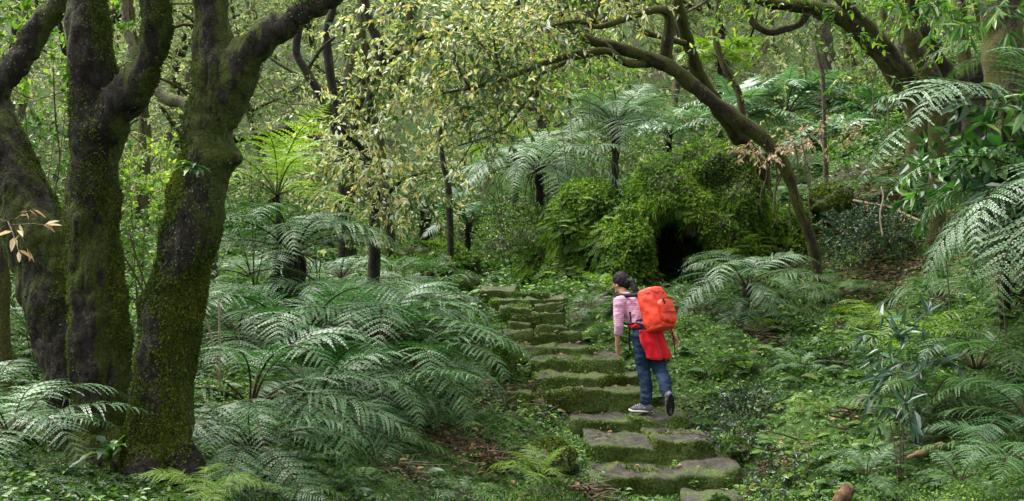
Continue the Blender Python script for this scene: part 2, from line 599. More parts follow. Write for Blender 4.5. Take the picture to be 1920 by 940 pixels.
M['blue_leaf'] = leaf_mat('bluish_leaf', [(0, (.018, .05, .036)), (.6, (.045, .10, .065)), (1, (.08, .15, .08))], .35, .55, .2)
M['dry_leaf'] = leaf_mat('tan_dry_leaf', [(0, (.24, .14, .08)), (.5, (.46, .36, .22)), (1, (.60, .54, .40))], .6, .3, .35, (1, .9, .7))
# fronds
M['f_silver'] = leaf_mat('silvery_frond', [(0, (.016, .056, .020)), (.5, (.042, .112, .038)), (1, (.090, .180, .062))], .43, .44, .22, (.8, 1.3, .4), obj_rnd=.3)
M['f_green'] = leaf_mat('green_frond', [(0, (.014, .050, .011)), (.5, (.044, .115, .023)), (1, (.10, .19, .04))], .4, .55, .3, (.9, 1.3, .35), obj_rnd=.3)
M['f_bright'] = leaf_mat('yellow_green_frond', [(0, (.06, .13, .018)), (.5, (.14, .25, .03)), (1, (.25, .36, .05))], .45, .5, .42, (1.1, 1.2, .3), obj_rnd=.25)
M['f_grey'] = leaf_mat('grey_green_frond', [(0, (.036, .090, .040)), (.5, (.086, .170, .076)), (1, (.15, .24, .115))], .40, .56, .22, (.85, 1.2, .6), obj_rnd=.3)
M['f_lightened'] = leaf_mat('lightened_grey_frond', [(0, (.055, .12, .062)), (.5, (.125, .215, .120)), (1, (.20, .30, .18))], .40, .55, .25, (.9, 1.2, .6), obj_rnd=.3)  # grey frond lightened: brightness of the far tree ferns put into the colour
M['rachis'] = noise_mat('frond_stalk', [(.3, (.02, .014, .008)), (.7, (.06, .05, .02))], 10., 2., bump=0)
M['rachis_green'] = noise_mat('green_frond_stalk', [(.3, (.03, .05, .012)), (.7, (.09, .11, .03))], 10., 2., bump=0)
# ================================================================= terrain
# rows of the stair: (x0, x1, y of the upper front edge, distance, riser height m, split stones)
STONES = [
    # px0, px1, py, D, tread depth, height, label
    (1115, 1268, 889, 9.5, 0.6, .40, 'big mossy stone block, left half of the lowest full step'),
    (1262, 1392, 887, 9.5, 0.6, .40, 'mossy stone with a worn grey top, right half of the lowest full step'),
    (1104, 1236, 833, 9.95, 0.95, .34, 'wide grey topped stone of the second step, below the hiker and to her left'),
    (1226, 1342, 829, 9.95, 0.95, .34, 'stone of the second step with its grey top in front of the hikers raised shoe'),
    (1072, 1188, 788, 10.8, 0.6, .30, 'mossy stone of the third step, to the left of the hikers grey sneaker'),
    (1180, 1292, 781, 10.82, 0.6, .34, 'stone of the third step that the hiker stands on'),
    (1026, 1146, 734, 11.25, 0.48, .24, 'long low mossy stone left of the hikers calf, just above her step'),
    (1140, 1212, 735, 11.25, 0.48, .24, 'short dark stone behind the hikers calf, beside the long low mossy stone'),
    (1003, 1092, 706, 11.6, 0.46, .26, 'moss covered stone in the row below the large pale crowned block, its left end'),
    (1088, 1214, 707, 11.6, 0.46, .26, 'moss covered stone in the row below the hikers hand, running behind her knee'),
    (999, 1092, 673, 11.95, 0.52, .34, 'dark fronted tall block with small white leaved weeds below it'),
    (1088, 1166, 670, 11.95, 0.52, .36, 'rounded pale topped block beside the hikers hanging hand'),
    (957, 1042, 651, 12.35, 0.52, .25, 'flat topped mossy stone left of the middle step row'),
    (1038, 1116, 650, 12.35, 0.52, .25, 'mossy stone with a curved top at the right of the middle step row'),
    (886, 992, 625, 12.78, 0.52, .22, 'half buried wide stone at the left under dark creeping leaves'),
    (990, 1090, 627, 12.78, 0.52, .28, 'broad mossy stone right under the small bare grey slab'),
    (1006, 1063, 614, 13.0, 0.45, .16, 'small bare light grey slab lying on the stair'),
    (955, 994, 609, 13.1, 0.45, .18, 'small dark stone left of the bare grey slab'),
    (960, 1011, 594, 13.42, 0.45, .20, 'dark grey stone block in the narrow upper stair'),
    (1013, 1055, 588, 13.52, 0.45, .24, 'rounded brownish block right of the dark grey block in the upper stair'),
    (939, 992, 578, 13.78, 0.45, .20, 'mossy stone of the third row from the top, left side'),
    (1004, 1057, 571, 13.9, 0.45, .22, 'squat green block on the right of the upper stair, under the thin slab'),
    (922, 990, 561, 14.18, 0.45, .20, 'long dark stone of the second row from the top'),
    (990, 1057, 559, 14.22, 0.45, .16, 'thin mossy slab on the right of the second row from the top'),
    (900, 968, 543, 14.55, 0.75, .22, 'uppermost step stone with bright moss on its left'),
    (966, 1026, 547, 14.5, 0.75, .18, 'uppermost step stone on the right, greyer and lower than its neighbour'),
    (1290, 1400, 941, 8.95, 0.5, .25, 'flat grey stone at the very foot of the stair'),
    (928, 996, 738, 11.3, 0.4, .24, 'low bright green kerb stone left of the stair under the twig pile'),
]

CTRL = []


def ctl(*rows):
    for px, py, d in rows:
        CTRL.append(tuple(at(px, py, d)))


ctl((240, 900, 7.6), (-300, 860, 7.6), (-100, 910, 6.2), (600, 960, 7.6), (400, 940, 7.2), (960, 1000, 8.2), (1250, 985, 8.6), (1700, 935, 8), (1950, 930, 7), (2200, 850, 7))
ctl((60, 660, 11), (-300, 560, 12), (430, 715, 10), (600, 720, 10.3), (700, 660, 11.6), (480, 810, 8.6), (610, 850, 9.0), (760, 800, 10.0), (850, 790, 10.2), (900, 860, 9.3), (1010, 900, 9.2), (930, 765, 10.9), (800, 650, 12.1), (560, 555, 13.6), (880, 600, 13.1), (850, 540, 15.6), (700, 548, 16.5), (400, 530, 16), (200, 545, 15), (-200, 480, 17))
ctl((1430, 885, 9.3), (1480, 800, 10.4), (1600, 730, 11), (1370, 720, 11.4), (1270, 660, 12.4), (1300, 600, 13.4), (1150, 615, 13.0), (1105, 575, 14.1), (1080, 545, 14.9), (1500, 610, 13.5), (1650, 570, 13.5), (1830, 650, 10.5), (1950, 545, 9.6), (2080, 470, 9.2), (1840, 600, 9.4), (1700, 460, 15), (1900, 430, 13.5), (1550, 430, 17), (1700, 320, 17), (1850, 270, 17), (2150, 200, 16))
ctl((1290, 380, 19), (1150, 420, 19.8), (1210, 548, 15.2), (1280, 545, 15.2), (1060, 530, 17.2), (1000, 538, 16.3), (1150, 556, 14.9))
ctl((950, 508, 21), (900, 455, 26), (750, 455, 25), (1020, 400, 27), (1200, 290, 28), (500, 420, 26), (200, 420, 26), (-200, 370, 27), (1450, 270, 25), (1650, 200, 26), (1950, 110, 26))
ctl((960, 220, 40), (300, 200, 42), (-400, 160, 42), (1500, 80, 38), (2000, -60, 38), (960, -80, 58), (200, -80, 60), (1700, -250, 55), (-700, -100, 60), (2600, -300, 50))
CTRL += [(0, -4, -1.65), (-8, -4, -1.5), (8, -4, -1.4), (0, 2, -1.68), (-5, 2, -1.5), (5, 3, -1.5), (-14, 5, -.9), (14, 5, -.2), (-60, 90, 24), (0, 95, 26), (60, 90, 30), (-60, 10, 4), (60, 10, 10), (-25, 0, .6), (25, 0, 2.5), (0, -20, -2), (-40, -20, 0), (40, -20, 2)]
for px0, px1, py, D, dep, hh, lab in STONES:
    for px in (px0, px1):
        p = at(px, py, D)
        CTRL.append((p.x, p.y + .05, p.z - .19))
CT = np.array(CTRL, float)


def _tps(r2):
    return np.where(r2 > 1e-9, .5 * r2 * np.log(np.maximum(r2, 1e-9)), 0)


def _fit():
    n = len(CT)
    d2 = ((CT[:, None, :2] - CT[None, :, :2]) ** 2).sum(-1)
    K = _tps(d2) + np.eye(n) * .25
    Pm = np.hstack([np.ones((n, 1)), CT[:, :2]])
    A = np.block([[K, Pm], [Pm.T, np.zeros((3, 3))]])
    return np.linalg.solve(A, np.concatenate([CT[:, 2], np.zeros(3)]))


TW = _fit()
SX = [(at(a, c, d).x, at(b, c, d).x, d, d + e) for a, b, c, d, e, h, l in STONES]


def path_mask(x, y, pad=.0):
    """true over the stone treads"""
    m = np.zeros(len(x), bool)
    for x0, x1, y0, y1 in SX:
        m |= (x > x0 - pad) & (x < x1 + pad) & (y > y0 - pad) & (y < y1 + pad * .3)
    return m


def height(x, y, detail=True):
    x = np.asarray(x, float)
    y = np.asarray(y, float)
    out = np.zeros(len(x))
    for i in range(0, len(x), 20000):
        xs, ys = x[i:i + 20000], y[i:i + 20000]
        d2 = (xs[:, None] - CT[None, :, 0]) ** 2 + (ys[:, None] - CT[None, :, 1]) ** 2
        out[i:i + 20000] = _tps(d2) @ TW[:-3] + TW[-3] + TW[-2] * xs + TW[-1] * ys
    if detail:
        p = np.stack([x, y, np.zeros(len(x))], 1)
        near = np.ones(len(x))
        for x0, x1, y0, y1 in SX:
            dx = np.maximum(np.maximum(x0 - x, x - x1), 0)
            dy = np.maximum(np.maximum(y0 - y, y - y1), 0)
            near = np.minimum(near, np.clip(np.hypot(dx, dy) / .5, 0.05, 1))
        out = out + (.11 * fbm(p * .9, 3, 3) + .05 * fbm(p * 3.5, 9, 3)) * near * np.clip(y / 8, .4, 2.5)
    return out


def hz(x, y):
    return float(height([x], [y])[0])


def warp(n, lo, hi, c, k):
    t = np.linspace(-1, 1, n)
    s = np.sinh(t * k) / np.sinh(k)
    return np.where(s < 0, c + s * (c - lo), c + s * (hi - c))


def build_terrain():
    gx = warp(300, -70, 70, .8, 3.1)
    gy = warp(300, -22, 100, 12, 2.6)
    X, Y = np.meshgrid(gx, gy)
    Z = height(X.ravel(), Y.ravel())
    a = Acc()
    n = 300
    i = np.arange(n - 1)[:, None]
    j = np.arange(n - 1)[None, :]
    q = np.stack([i * n + j, i * n + j + 1, (i + 1) * n + j + 1, (i + 1) * n + j], -1).reshape(-1, 4)
    a.add(np.stack([X.ravel(), Y.ravel(), Z], 1), q)
    o = a.build('ground', M['ground'], smooth=True)
    tag(o, kind='structure')
    return o


ground = build_terrain()

# ================================================================= stair stones
UNIT = None


def unit_block():
    bm = bmesh.new()
    bmesh.ops.create_cube(bm, size=2)
    bmesh.ops.subdivide_edges(bm, edges=bm.edges[:], cuts=19, use_grid_fill=True)
    v = np.array([x.co[:] for x in bm.verts])
    f = np.array([[x.index for x in p.verts] for p in bm.faces])
    bm.free()
    p = 16.0
    k = (np.abs(v) ** p).sum(1) ** (1 / p)
    return v / k[:, None], f


UV_, UF_ = unit_block()


def add_block(cx, cy, ztop, w, d, h, rot=0., seed=0, amp=.05):
    v = UV_ * np.array([w / 2, d / 2, h / 2])
    # corners of a hewn but worn stone
    v[:, 0] *= 1 + .10 * vnoise(np.stack([v[:, 1] * 2, v[:, 2] * 3, np.full(len(v), seed * 3.1)], 1), seed)
    c, s = math.cos(rot), math.sin(rot)
    v = np.stack([v[:, 0] * c - v[:, 1] * s, v[:, 0] * s + v[:, 1] * c, v[:, 2]], 1)
    nn = nrm(v / np.array([w, d, h]))
    q = v + seed * 7.3
    off = amp * fbm(q * 4.5, seed, 4) + amp * .55 * fbm(q * 1.7, seed + 5, 2)
    v = v + nn * off[:, None] * np.array([1, 1, .75])
    # uneven wear: tilt, hollows trodden into the top, chipped rims
    rr = random.Random(seed)
    v[:, 2] += v[:, 0] * rr.uniform(-.07, .07) + v[:, 1] * rr.uniform(-.03, .05)
    top = np.clip(v[:, 2] / (h / 2), 0, 1) ** 3
    v[:, 2] += top * (.045 * vnoise(np.stack([v[:, 0] * 3.2, v[:, 1] * 3.2, np.full(len(v), seed * 1.7)], 1), seed + 9) + .018 * fbm(np.stack([v[:, 0] * 11, v[:, 1] * 11, np.full(len(v), seed * 2.7)], 1), seed + 2, 3) - .01)
    return v + np.array([cx, cy, ztop - h / 2])


def moss_on(me, n, size, mat, name, parent, weight, lift=0., flat=.45):
    p, nn = sample_surface(me, n, weight)
    if not len(p):
        return None
    a = Acc()
    d = nn * flat + rdir(n) * .9 + np.array([0, 0, .15])
    sz = size * rng.uniform(.5, 1.4, n)
    leaves(a, p + nn * lift, d, nn + rdir(n) * .5, sz, sz * .55, rnd=np.clip(rng.normal(.45, .22, n), 0, 1))
    o = bpy.data.objects.new(name, a.mesh(name, mat))
    COL.objects.link(o)
    o.parent = parent
    return o


for i, (px0, px1, py, D, dep, hh, lab) in enumerate(STONES):
    a, b = at(px0, py, D), at(px1, py, D)
    w = (b.x - a.x) * 1.03
    v = add_block(0, 0, 0, w, dep, hh, random.uniform(-.06, .06), seed=i + 1, amp=.034 if w > .5 else .024)
    acc = Acc()
    acc.add(v, UF_)
    o = acc.build('stair_stone', M['stone' if (D < 11 or i in (11, 16)) else 'stone_green'], smooth=True)
    o.location = ((a.x + b.x) / 2, D + dep / 2, a.z + .015)
    tag(o, lab, 'stone', 'stones of the stair')
    sd = i

    def wt(c, n, sd=sd, hh=hh):
        no = fbm(c * 3.5 + sd * 11., 31, 3)
        return np.clip(no * 1.5 + .35 - np.clip(n[:, 2], 0, 1) * (1.25 if STONES[sd][3] < 11 else .85) - np.clip(-n[:, 2], 0, 1) * 2, 0, 1)
    moss_on(o.data, int(3600 * w * (hh + .1) / .4), .022 if D < 13 else .03, M['moss_green'] if i % 3 else M['moss_tuft'], 'moss', o, wt)


def boulder(px, py, D, rx, ry, rz, label, mat='stone', mossmat='moss_green', n=2500, msize=.03, seed=1, sink=.35, name='mossy_boulder', amp=.13, rot=0., tilt=0.):
    c = at(px, py, D)
    bm = bmesh.new()
    bmesh.ops.create_icosphere(bm, subdivisions=5, radius=1)
    v = np.array([x.co[:] for x in bm.verts])
    f = np.array([[x.index for x in p.verts] for p in bm.faces])
    bm.free()
    k = 1 + amp * 2 * vnoise(v * 1.3 + seed * 5, seed) + amp * fbm(v * 3.1 + seed * 3, seed, 4)
    v = v * k[:, None] * np.array([rx, ry, rz])
    R = np.array((Matrix.Rotation(rot, 3, 'Z') @ Matrix.Rotation(tilt, 3, 'Y')))
    v = v @ R.T
    acc = Acc()
    acc.add(v, None, f)
    o = acc.build(name, M[mat], smooth=True)
    o.location = c
    tag(o, label, 'boulder')
    moss_on(o.data, n, msize, M[mossmat], 'moss', o, lambda c_, n_: np.clip(.35 + n_[:, 2] * .5 + fbm(c_ * 4 + seed, seed, 3), 0, 1))
    return o


boulder(1346, 722, 11.7, .17, .17, .20, 'rounded mossy stone standing among leaves to the right of the hikers legs', seed=3)
boulder(1036, 862, 9.0, .14, .34, .13, 'slanting moss coated rock left of the two lowest steps', seed=4, rot=.5, mossmat='moss_tuft')
boulder(942, 678, 11.9, .14, .16, .20, 'upright mossy stone with a dark broken root on its face, above the twig pile', seed=5)
boulder(872, 530, 15.6, .18, .18, .16, 'grey boulder left of the top of the stair', seed=6, n=1500)
boulder(1562, 385, 16.6, .34, .3, .26, 'yellow green mossy hummock on the brown slope beside the thin leaning stem', seed=7, mossmat='moss_tuft', n=5000, msize=.045)
boulder(1385, 842, 9.9, .13, .13, .08, 'small green stone beside the second step at its right', seed=9, n=1200)
boulder(1030, 955, 8.5, .30, .22, .16, 'low mossy rock at the bottom edge left of the stair', seed=10, n=2500)
boulder(1405, 820, 10.3, .10, .1, .08, 'small mossy lump right of the second step near dry twigs', seed=12, n=1200)
boulder(820, 492, 20.5, .75, .6, .35, 'yellow mossy hump between the thin trunk and the stair top', seed=13, n=9000, msize=.055, mossmat='moss_mound')

# ---- the big mound with the dark hollow


def build_mound():
    c = np.array(at(1312, 440, 16.6))
    bm = bmesh.new()
    bmesh.ops.create_icosphere(bm, subdivisions=7, radius=1)
    v = np.array([x.co[:] for x in bm.verts])
    f = np.array([[x.index for x in p.verts] for p in bm.faces])
    bm.free()
    s = np.sign(v) * np.abs(v) ** .85
    k = 1 + .20 * vnoise(v * 1.7 + 4, 21) + .15 * fbm(v * 3.4, 22, 4)
    v = s * k[:, None] * np.array([1.10, 1.35, 1.30])
    v[:, 0] += np.where(v[:, 2] < 0, -.18 * v[:, 2] * .3, 0)
    v[:, 2] -= np.clip(v[:, 0] - .2, 0, 2) ** 2 * .30 + np.clip(-v[:, 0] - .5, 0, 2) ** 2 * .5
    # hollow under the overhang: a deep slot pushed into the front
    hx, hzv = -.52, -.18
    front = np.clip((-v[:, 1] - .1) / .3, 0, 1)
    e = ((v[:, 0] - hx - .28 * vnoise(v * 3, 8)) / .31) ** 2
    e = e + (np.where(v[:, 2] > hzv, (v[:, 2] - hzv - .12 * vnoise(v * 5, 18)) / .42, (v[:, 2] - hzv) / 1.3)) ** 2
    m = np.clip((1.15 - e) / .35, 0, 1) * front
    m = m * m * (3 - 2 * m)
    v[:, 1] += m * 1.75
    acc = Acc()
    acc.add(v + c, None, f)
    o = acc.build('mossy_mound', M['mound_soil'], smooth=True)
    tag(o, 'large dome of rock overgrown with moss, a black hollow in its left front', 'mound')
    vv, _ = mesh_arrays(o.data)

    def wt(p, n):
        q = p - c
        e_ = ((q[:, 0] - hx) / .33) ** 2 + (np.where(q[:, 2] > hzv, (q[:, 2] - hzv) / .43, (q[:, 2] - hzv) / 1.3)) ** 2
        return np.where((e_ < 1.) & (q[:, 1] < 1.4) & (np.abs(n[:, 1]) > -1), 0, 1) * np.clip(.75 + fbm(p * 2.4, 41, 3) * .7, .05, 1.5) * (q[:, 1] < .7)
    p, n = sample_surface(o.data, 80000, wt)
    a = Acc()
    nn = len(p)
    thick = np.clip(.05 + .07 * fbm(p * 3.3, 42, 3), 0, .2)
    pp = p + n * (rng.random(nn) ** .7 * thick)[:, None]
    sz = rng.uniform(.018, .05, nn)
    dd = n * .5 + rdir(nn) * .9 + np.array([0, 0, -.15])
    leaves(a, pp, dd, n + rdir(nn) * .6, sz, sz * .55, rnd=np.clip(rng.normal(.5, .22, nn), 0, 1))
    # grassy fringe hanging over the hollow and down the left face

    def wf(p_, n_):
        q = p_ - c
        return np.exp(-((q[:, 2] - .34) / .12) ** 2) * (q[:, 0] > -.95) * (q[:, 0] < .25) * (q[:, 1] < -.3) + .12 * (q[:, 0] < -.72) * (q[:, 1] < .1) + .02 * (q[:, 1] < .3)
    p, n = sample_surface(o.data, 2600, wf)
    nn = len(p)
    sz = rng.uniform(.07, .17, nn)
    leaves(a, p, n * .7 + rdir(nn) * .4 + np.array([0, 0, -.7]), n + rdir(nn) * .3, sz, sz * .13, curl=.6, rnd=np.clip(rng.normal(.45, .25, nn), 0, 1))
    # young ferns rooted all over it
    p, nn = sample_surface(o.data, 1000, lambda p_, n_: wt(p_, n_) * (n_[:, 1] < .4) * np.clip(.3 + fbm(p_ * 1.5, 47, 3), 0, 1))
    k = len(p)
    d = nn * .7 + rdir(k) * .7 + np.array([0, 0, .1])
    L = rng.uniform(.06, .20, k)
    rn = rng.random(k) * .75
    s_ = nrm(np.cross(d, np.array([0, 0, 1.])))
    for j in range(9):
        t = (j + .7) / 9
        q = p + nrm(d) * (L * t)[:, None] + np.array([0, 0, -.4]) * (L * t * t)[:, None]
        for sg in (-1, 1):
            ll = L * .38 * math.sin(PI * min(1, t * .9 + .1)) ** .7
            leaves(a, q, s_ * sg + nrm(d) * .4 + np.array([0, 0, -.2]), nn, ll, ll * .32, rnd=np.clip(rn * .9 + .1, 0, 1))
    mo = bpy.data.objects.new('moss', a.mesh('moss', M['moss_mound']))
    COL.objects.link(mo)
    mo.parent = o
    return o


MS_ = M['mound_soil'] = noise_mat('mound_soil', [(.3, (.010, .010, .006)), (.5, (.024, .024, .010)), (.7, (.04, .04, .015))], 7., 6., bump=1., bdist=.05)
mound = build_mound()


def steep_bank(px, py, D, r, label, seed, n, hang, cut=.15):
    c = np.array(at(px, py, D))
    bm = bmesh.new()
    bmesh.ops.create_icosphere(bm, subdivisions=6, radius=1)
    v = np.array([x.co[:] for x in bm.verts])
    f = np.array([[x.index for x in p.verts] for p in bm.faces])
    bm.free()
    v = np.sign(v) * np.abs(v) ** .8
    v = v * (1 + .26 * vnoise(v * 2.2 + seed, seed) + .16 * fbm(v * 3.4 + seed, seed + 1, 4))[:, None] * np.array(r)
    acc = Acc()
    acc.add(v + c, None, f)
    o = acc.build('overgrown_bank', M['mound_soil'], smooth=True)
    tag(o, label, 'bank')
    a = Acc()
    p, nn = sample_surface(o.data, n, lambda p_, n_: (n_[:, 1] < .5) * (n_[:, 2] > -.5) * np.clip(.7 + fbm(p_ * 2.2, seed, 3), .03, 1.5))
    k = len(p)
    sz = rng.uniform(.025, .07, k)
    leaves(a, p + nn * rng.random((k, 1)) * .10, nn * .6 + rdir(k) * .8 + np.array([0, 0, -.2]), nn + rdir(k) * .6, sz, sz * .55, rnd=np.clip(rng.normal(.42, .22, k), 0, 1))
    p, nn = sample_surface(o.data, hang, lambda p_, n_: (n_[:, 1] < .2) * (n_[:, 2] > -.6) * np.clip(.5 + fbm(p_ * 1.6 + 4, seed, 3), .0, 1.5))
    k = len(p)
    d = nn * .8 + rdir(k) * .35 + np.array([0, 0, -.45])
    L = rng.uniform(.10, .26, k)
    rn = rng.random(k)
    s_ = nrm(np.cross(d, np.array([0, 0, 1.])))
    for j in range(9):      # little hanging ferns: rows of leaflets
        t = (j + .7) / 9
        q = p + nrm(d) * (L * t)[:, None] + np.array([0, 0, -.35]) * (L * t * t)[:, None]
        for sg in (-1, 1):
            ll = L * .36 * math.sin(PI * min(1, t * .9 + .1)) ** .7
            leaves(a, q, s_ * sg + nrm(d) * .4 + np.array([0, 0, -.3]), nn, ll, ll * .32, rnd=np.clip(rn * .8 + .1, 0, 1))
    mo = bpy.data.objects.new('moss', a.mesh('moss', M['moss_mound']))
    COL.objects.link(mo)
    mo.parent = o
    return o


steep_bank(1172, 500, 15.6, (.30, .55, .72), 'leaning column of moss and hanging ferns at the left edge of the black hollow', 63, 20000, 700)
steep_bank(1452, 470, 17.0, (.62, .7, .62), 'low green shoulder of the dome under the leaning stem', 71, 18000, 300)
steep_bank(1112, 480, 16.7, (.66, .7, .95), 'steep bank of hanging moss and small ferns between the stair and the dome', 61, 42000, 1500)
steep_bank(1040, 520, 18.0, (.60, .7, .62), 'low overgrown bank behind the top right of the stair', 67, 20000, 700)

# ================================================================= ground cover (nobody could count it)


def ground_points(n, y0, y1, pw=1.0, xpad=2.5, slope=.52):
    """points over the visible slope, denser close by"""
    t = rng.random(n)
    k = 1 - pw
    if abs(k) < 1e-3:
        y = y0 * (y1 / y0) ** t
    else:
        y = (y0 ** k + t * (y1 ** k - y0 ** k)) ** (1 / k)
    x = rng.uniform(-1, 1, n) * (y * slope + xpad * .5)
    return x, y


def ground_normal(x, y):
    e = .12
    z0 = height(x, y, False)
    zx = height(x + e, y, False)
    zy = height(x, y + e, False)
    return nrm(np.stack([-(zx - z0) / e, -(zy - z0) / e, np.ones(len(x))], 1))


# bare, littered places: (px, py, D, radius)
BARE = [at(905, 835, 9.6).to_tuple() + (.34,), at(960, 720, 11.5).to_tuple() + (.35,), at(1450, 880, 9.4).to_tuple() + (.22,), at(1100, 850, 9.3).to_tuple() + (.18,),
        at(1620, 380, 16.5).to_tuple() + (1.0,), at(1680, 520, 14.2).to_tuple() + (.8,), at(1420, 650, 12.6).to_tuple() + (.25,), at(1610, 830, 9.6).to_tuple() + (.18,), at(760, 900, 8.6).to_tuple() + (.12,), at(1720, 400, 16.2).to_tuple() + (.9,)]


def bare(x, y):
    b = np.zeros(len(x))
    for bx, by, bz, br in BARE:
        b = np.maximum(b, np.exp(-((x - bx) ** 2 + (y - by) ** 2) / br ** 2))
    return b


def carpet():
    a = Acc()
    n = 420000
    x, y = ground_points(n, 5.2, 34, 1.15)
    pn = np.stack([x, y, np.zeros(n)], 1)
    keep = ~path_mask(x, y, -.10) & (rng.random(n) < np.clip(.75 + .6 * fbm(pn * 1.1, 51, 3), .12, 1)) & (rng.random(n) > bare(x, y) * .93)
    keep &= np.hypot(x - at(210, 900, 7.6).x, y - 7.7) > .42
    x, y = x[keep], y[keep]
    n = len(x)
    z = height(x, y)
    nn = ground_normal(x, y)
    pn = np.stack([x, y, np.zeros(n)], 1)
    hgt = np.clip(.05 + .05 * fbm(pn * 1.6, 52, 3), .01, .16) * np.clip(y / 11, .6, 2.4)
    p = np.stack([x, y, z], 1) + nn * (rng.random(n) ** .8 * hgt)[:, None]
    sz = rng.uniform(.018, .042, n) * np.clip(y / 9., .75, 3.2)
    d = rdir(n, (-.25, .75)) + nn * .25
    leaves(a, p, d, nn + rdir(n) * .55, sz, sz * .6, rnd=np.clip(rng.normal(.42, .2, n), 0, 1))
    o = a.build('ground_cover', M['carpet'])
    tag(o, kind='stuff')
    return o


def herbs():
    """upright little plants with a few leaves each"""
    a = Acc()
    n = 24000
    x, y = ground_points(n, 5.4, 30, 1.1)
    pn = np.stack([x, y, np.zeros(n)], 1)
    keep = ~path_mask(x, y, -.06) & (fbm(pn * .8, 61, 3) + .25 > rng.random(n) * .9) & (rng.random(n) > bare(x, y) * .8)
    keep &= np.hypot(x - at(210, 900, 7.6).x, y - 7.7) > .45
    x, y = x[keep], y[keep]
    n = len(x)
    z = height(x, y)
    k = 13
    hs = rng.uniform(.06, .24, n) * np.clip(y / 12, .8, 2.)
    lean = rdir(n, (.5, 1.))
    t = rng.random((n, k)) ** .6
    base = np.stack([x, y, z], 1)
    pos = base[:, None] + lean[:, None] * (hs[:, None] * t)[..., None]
    N_ = n * k
    d = rdir(N_, (-.35, .5)) + np.array([0, 0, .1])
    sz = rng.uniform(.03, .075, N_) * np.repeat(np.clip(y / 12, .75, 2.), k)
    leaves(a, pos.reshape(-1, 3), d, rdir(N_, (.2, 1)) + np.array([0, 0, .8]), sz, sz * .5, rnd=np.clip(np.repeat(rng.random(n), k) * .7 + rng.random(N_) * .3, 0, 1))
    o = a.build('undergrowth', M['herb'])
    tag(o, kind='stuff')


def sprigs():
    """tiny ferns: a comb of narrow leaflets on an arching stalk"""
    a = Acc()
    n = 11000
    x, y = ground_points(n, 5.4, 24, 1.0)
    pn = np.stack([x, y, np.zeros(n)], 1)
    keep = ~path_mask(x, y, -.02) & (fbm(pn * .9, 71, 3) + .45 > rng.random(n)) & (rng.random(n) > bare(x, y) * .9)
    keep &= np.hypot(x - at(210, 900, 7.6).x, y - 7.7) > .5
    x, y = x[keep], y[keep]
    n = len(x)
    z = height(x, y)
    L = rng.uniform(.10, .30, n) * np.clip(y / 11, .85, 1.7)
    az = rng.random(n) * 2 * PI
    h = np.stack([np.cos(az), np.sin(az), np.zeros(n)], 1)
    s = np.stack([-np.sin(az), np.cos(az), np.zeros(n)], 1)
    up = np.array([0, 0, 1.])
    base = np.stack([x, y, z + .01], 1)
    K = 11
    el = rng.uniform(.5, 1.1, n)
    rn = rng.random(n)
    for k in range(K):
        t = (k + .6) / K
        e = el * (1 - 1.5 * t)
        c = base + h * (L * t * .85)[:, None] + up * (L * (np.sin(el) * t - .75 * t * t))[:, None]
        tan = h * np.cos(e)[:, None] + up * np.sin(e)[:, None]
        nn = up * np.cos(e)[:, None] - h * np.sin(e)[:, None]
        ll = L * .42 * (math.sin(PI * min(1, (t * .9 + .12))) ** .8)
        for sg in (-1, 1):
            d = s * sg + tan * .35 - up * .12
            leaves(a, c, d, nn, ll, ll * .30, fold=.1, curl=.2, rnd=np.clip(rn * .8 + rng.random(n) * .2, 0, 1))
    o = a.build('fern_sprigs', M['f_sprig'])
    tag(o, kind='stuff')


def litter():
    a = Acc()
    n = 16000
    x, y = ground_points(n, 5.4, 24, 1.0)
    b = bare(x, y)
    keep = (rng.random(n) < np.clip(b * 1.3 + .05, 0, 1)) & ~path_mask(x, y, .02)
    x, y = x[keep], y[keep]
    for bx, by, bz, br in BARE:
        m = int(420 * br * br / .2)
        x = np.concatenate([x, bx + rng.normal(0, br * .7, m)])
        y = np.concatenate([y, by + rng.normal(0, br * .7, m)])
    kk = ~path_mask(x, y, .02)
    x, y = x[kk], y[kk]
    n = len(x)
    z = height(x, y)
    nn = ground_normal(x, y)
    p = np.stack([x, y, z], 1) + nn * rng.uniform(.01, .06, (n, 1))
    sz = rng.uniform(.035, .09, n)
    leaves(a, p, rdir(n, (-.2, .3)), nn + rdir(n) * .45, sz, sz * .5, fold=.3, rnd=rng.random(n) ** 1.3)
    # a few yellow and brown leaves lying on the treads
    for sx in SX[:16]:
        m = 7
        xx = rng.uniform(sx[0] + .05, sx[1] - .05, m)
        yy = rng.uniform(sx[2] + .08, sx[3] - .1, m)
        i = SX.index(sx)
        zz = np.full(m, at(0, STONES[i][2], STONES[i][3]).z + .035)
        sz = rng.uniform(.03, .07, m)
        leaves(a, np.stack([xx, yy, zz], 1), rdir(m, (-.1, .1)), rdir(m, (.8, 1)), sz, sz * .5, rnd=rng.uniform(.4, 1, m))
    o = a.build('leaf_litter', M['litter'])
    tag(o, kind='stuff')


def twig_litter():
    a = Acc()
    xs, ys, ls = [], [], []
    for bx, by, bz, br in BARE:
        m = int(60 * br / .4)
        xs.append(bx + rng.normal(0, br * .6, m))
        ys.append(by + rng.normal(0, br * .6, m))
        ls.append(rng.uniform(.1, .45, m))
    x, y, L = map(np.concatenate, (xs, ys, ls))
    n = len(x)
    z = height(x, y) + rng.uniform(.02, .10, n)
    d = rdir(n, (-.25, .35))
    A = np.stack([x, y, z], 1)
    C = A + d * L[:, None]
    C[:, 2] = np.maximum(C[:, 2], height(C[:, 0], C[:, 1]) + .01)
    twigs(a, A, (A + C) / 2 + rng.normal(0, .02, (n, 3)), C, rng.uniform(.004, .011, n))
    o = a.build('twig_litter', M['twig'])
    tag(o, kind='stuff')


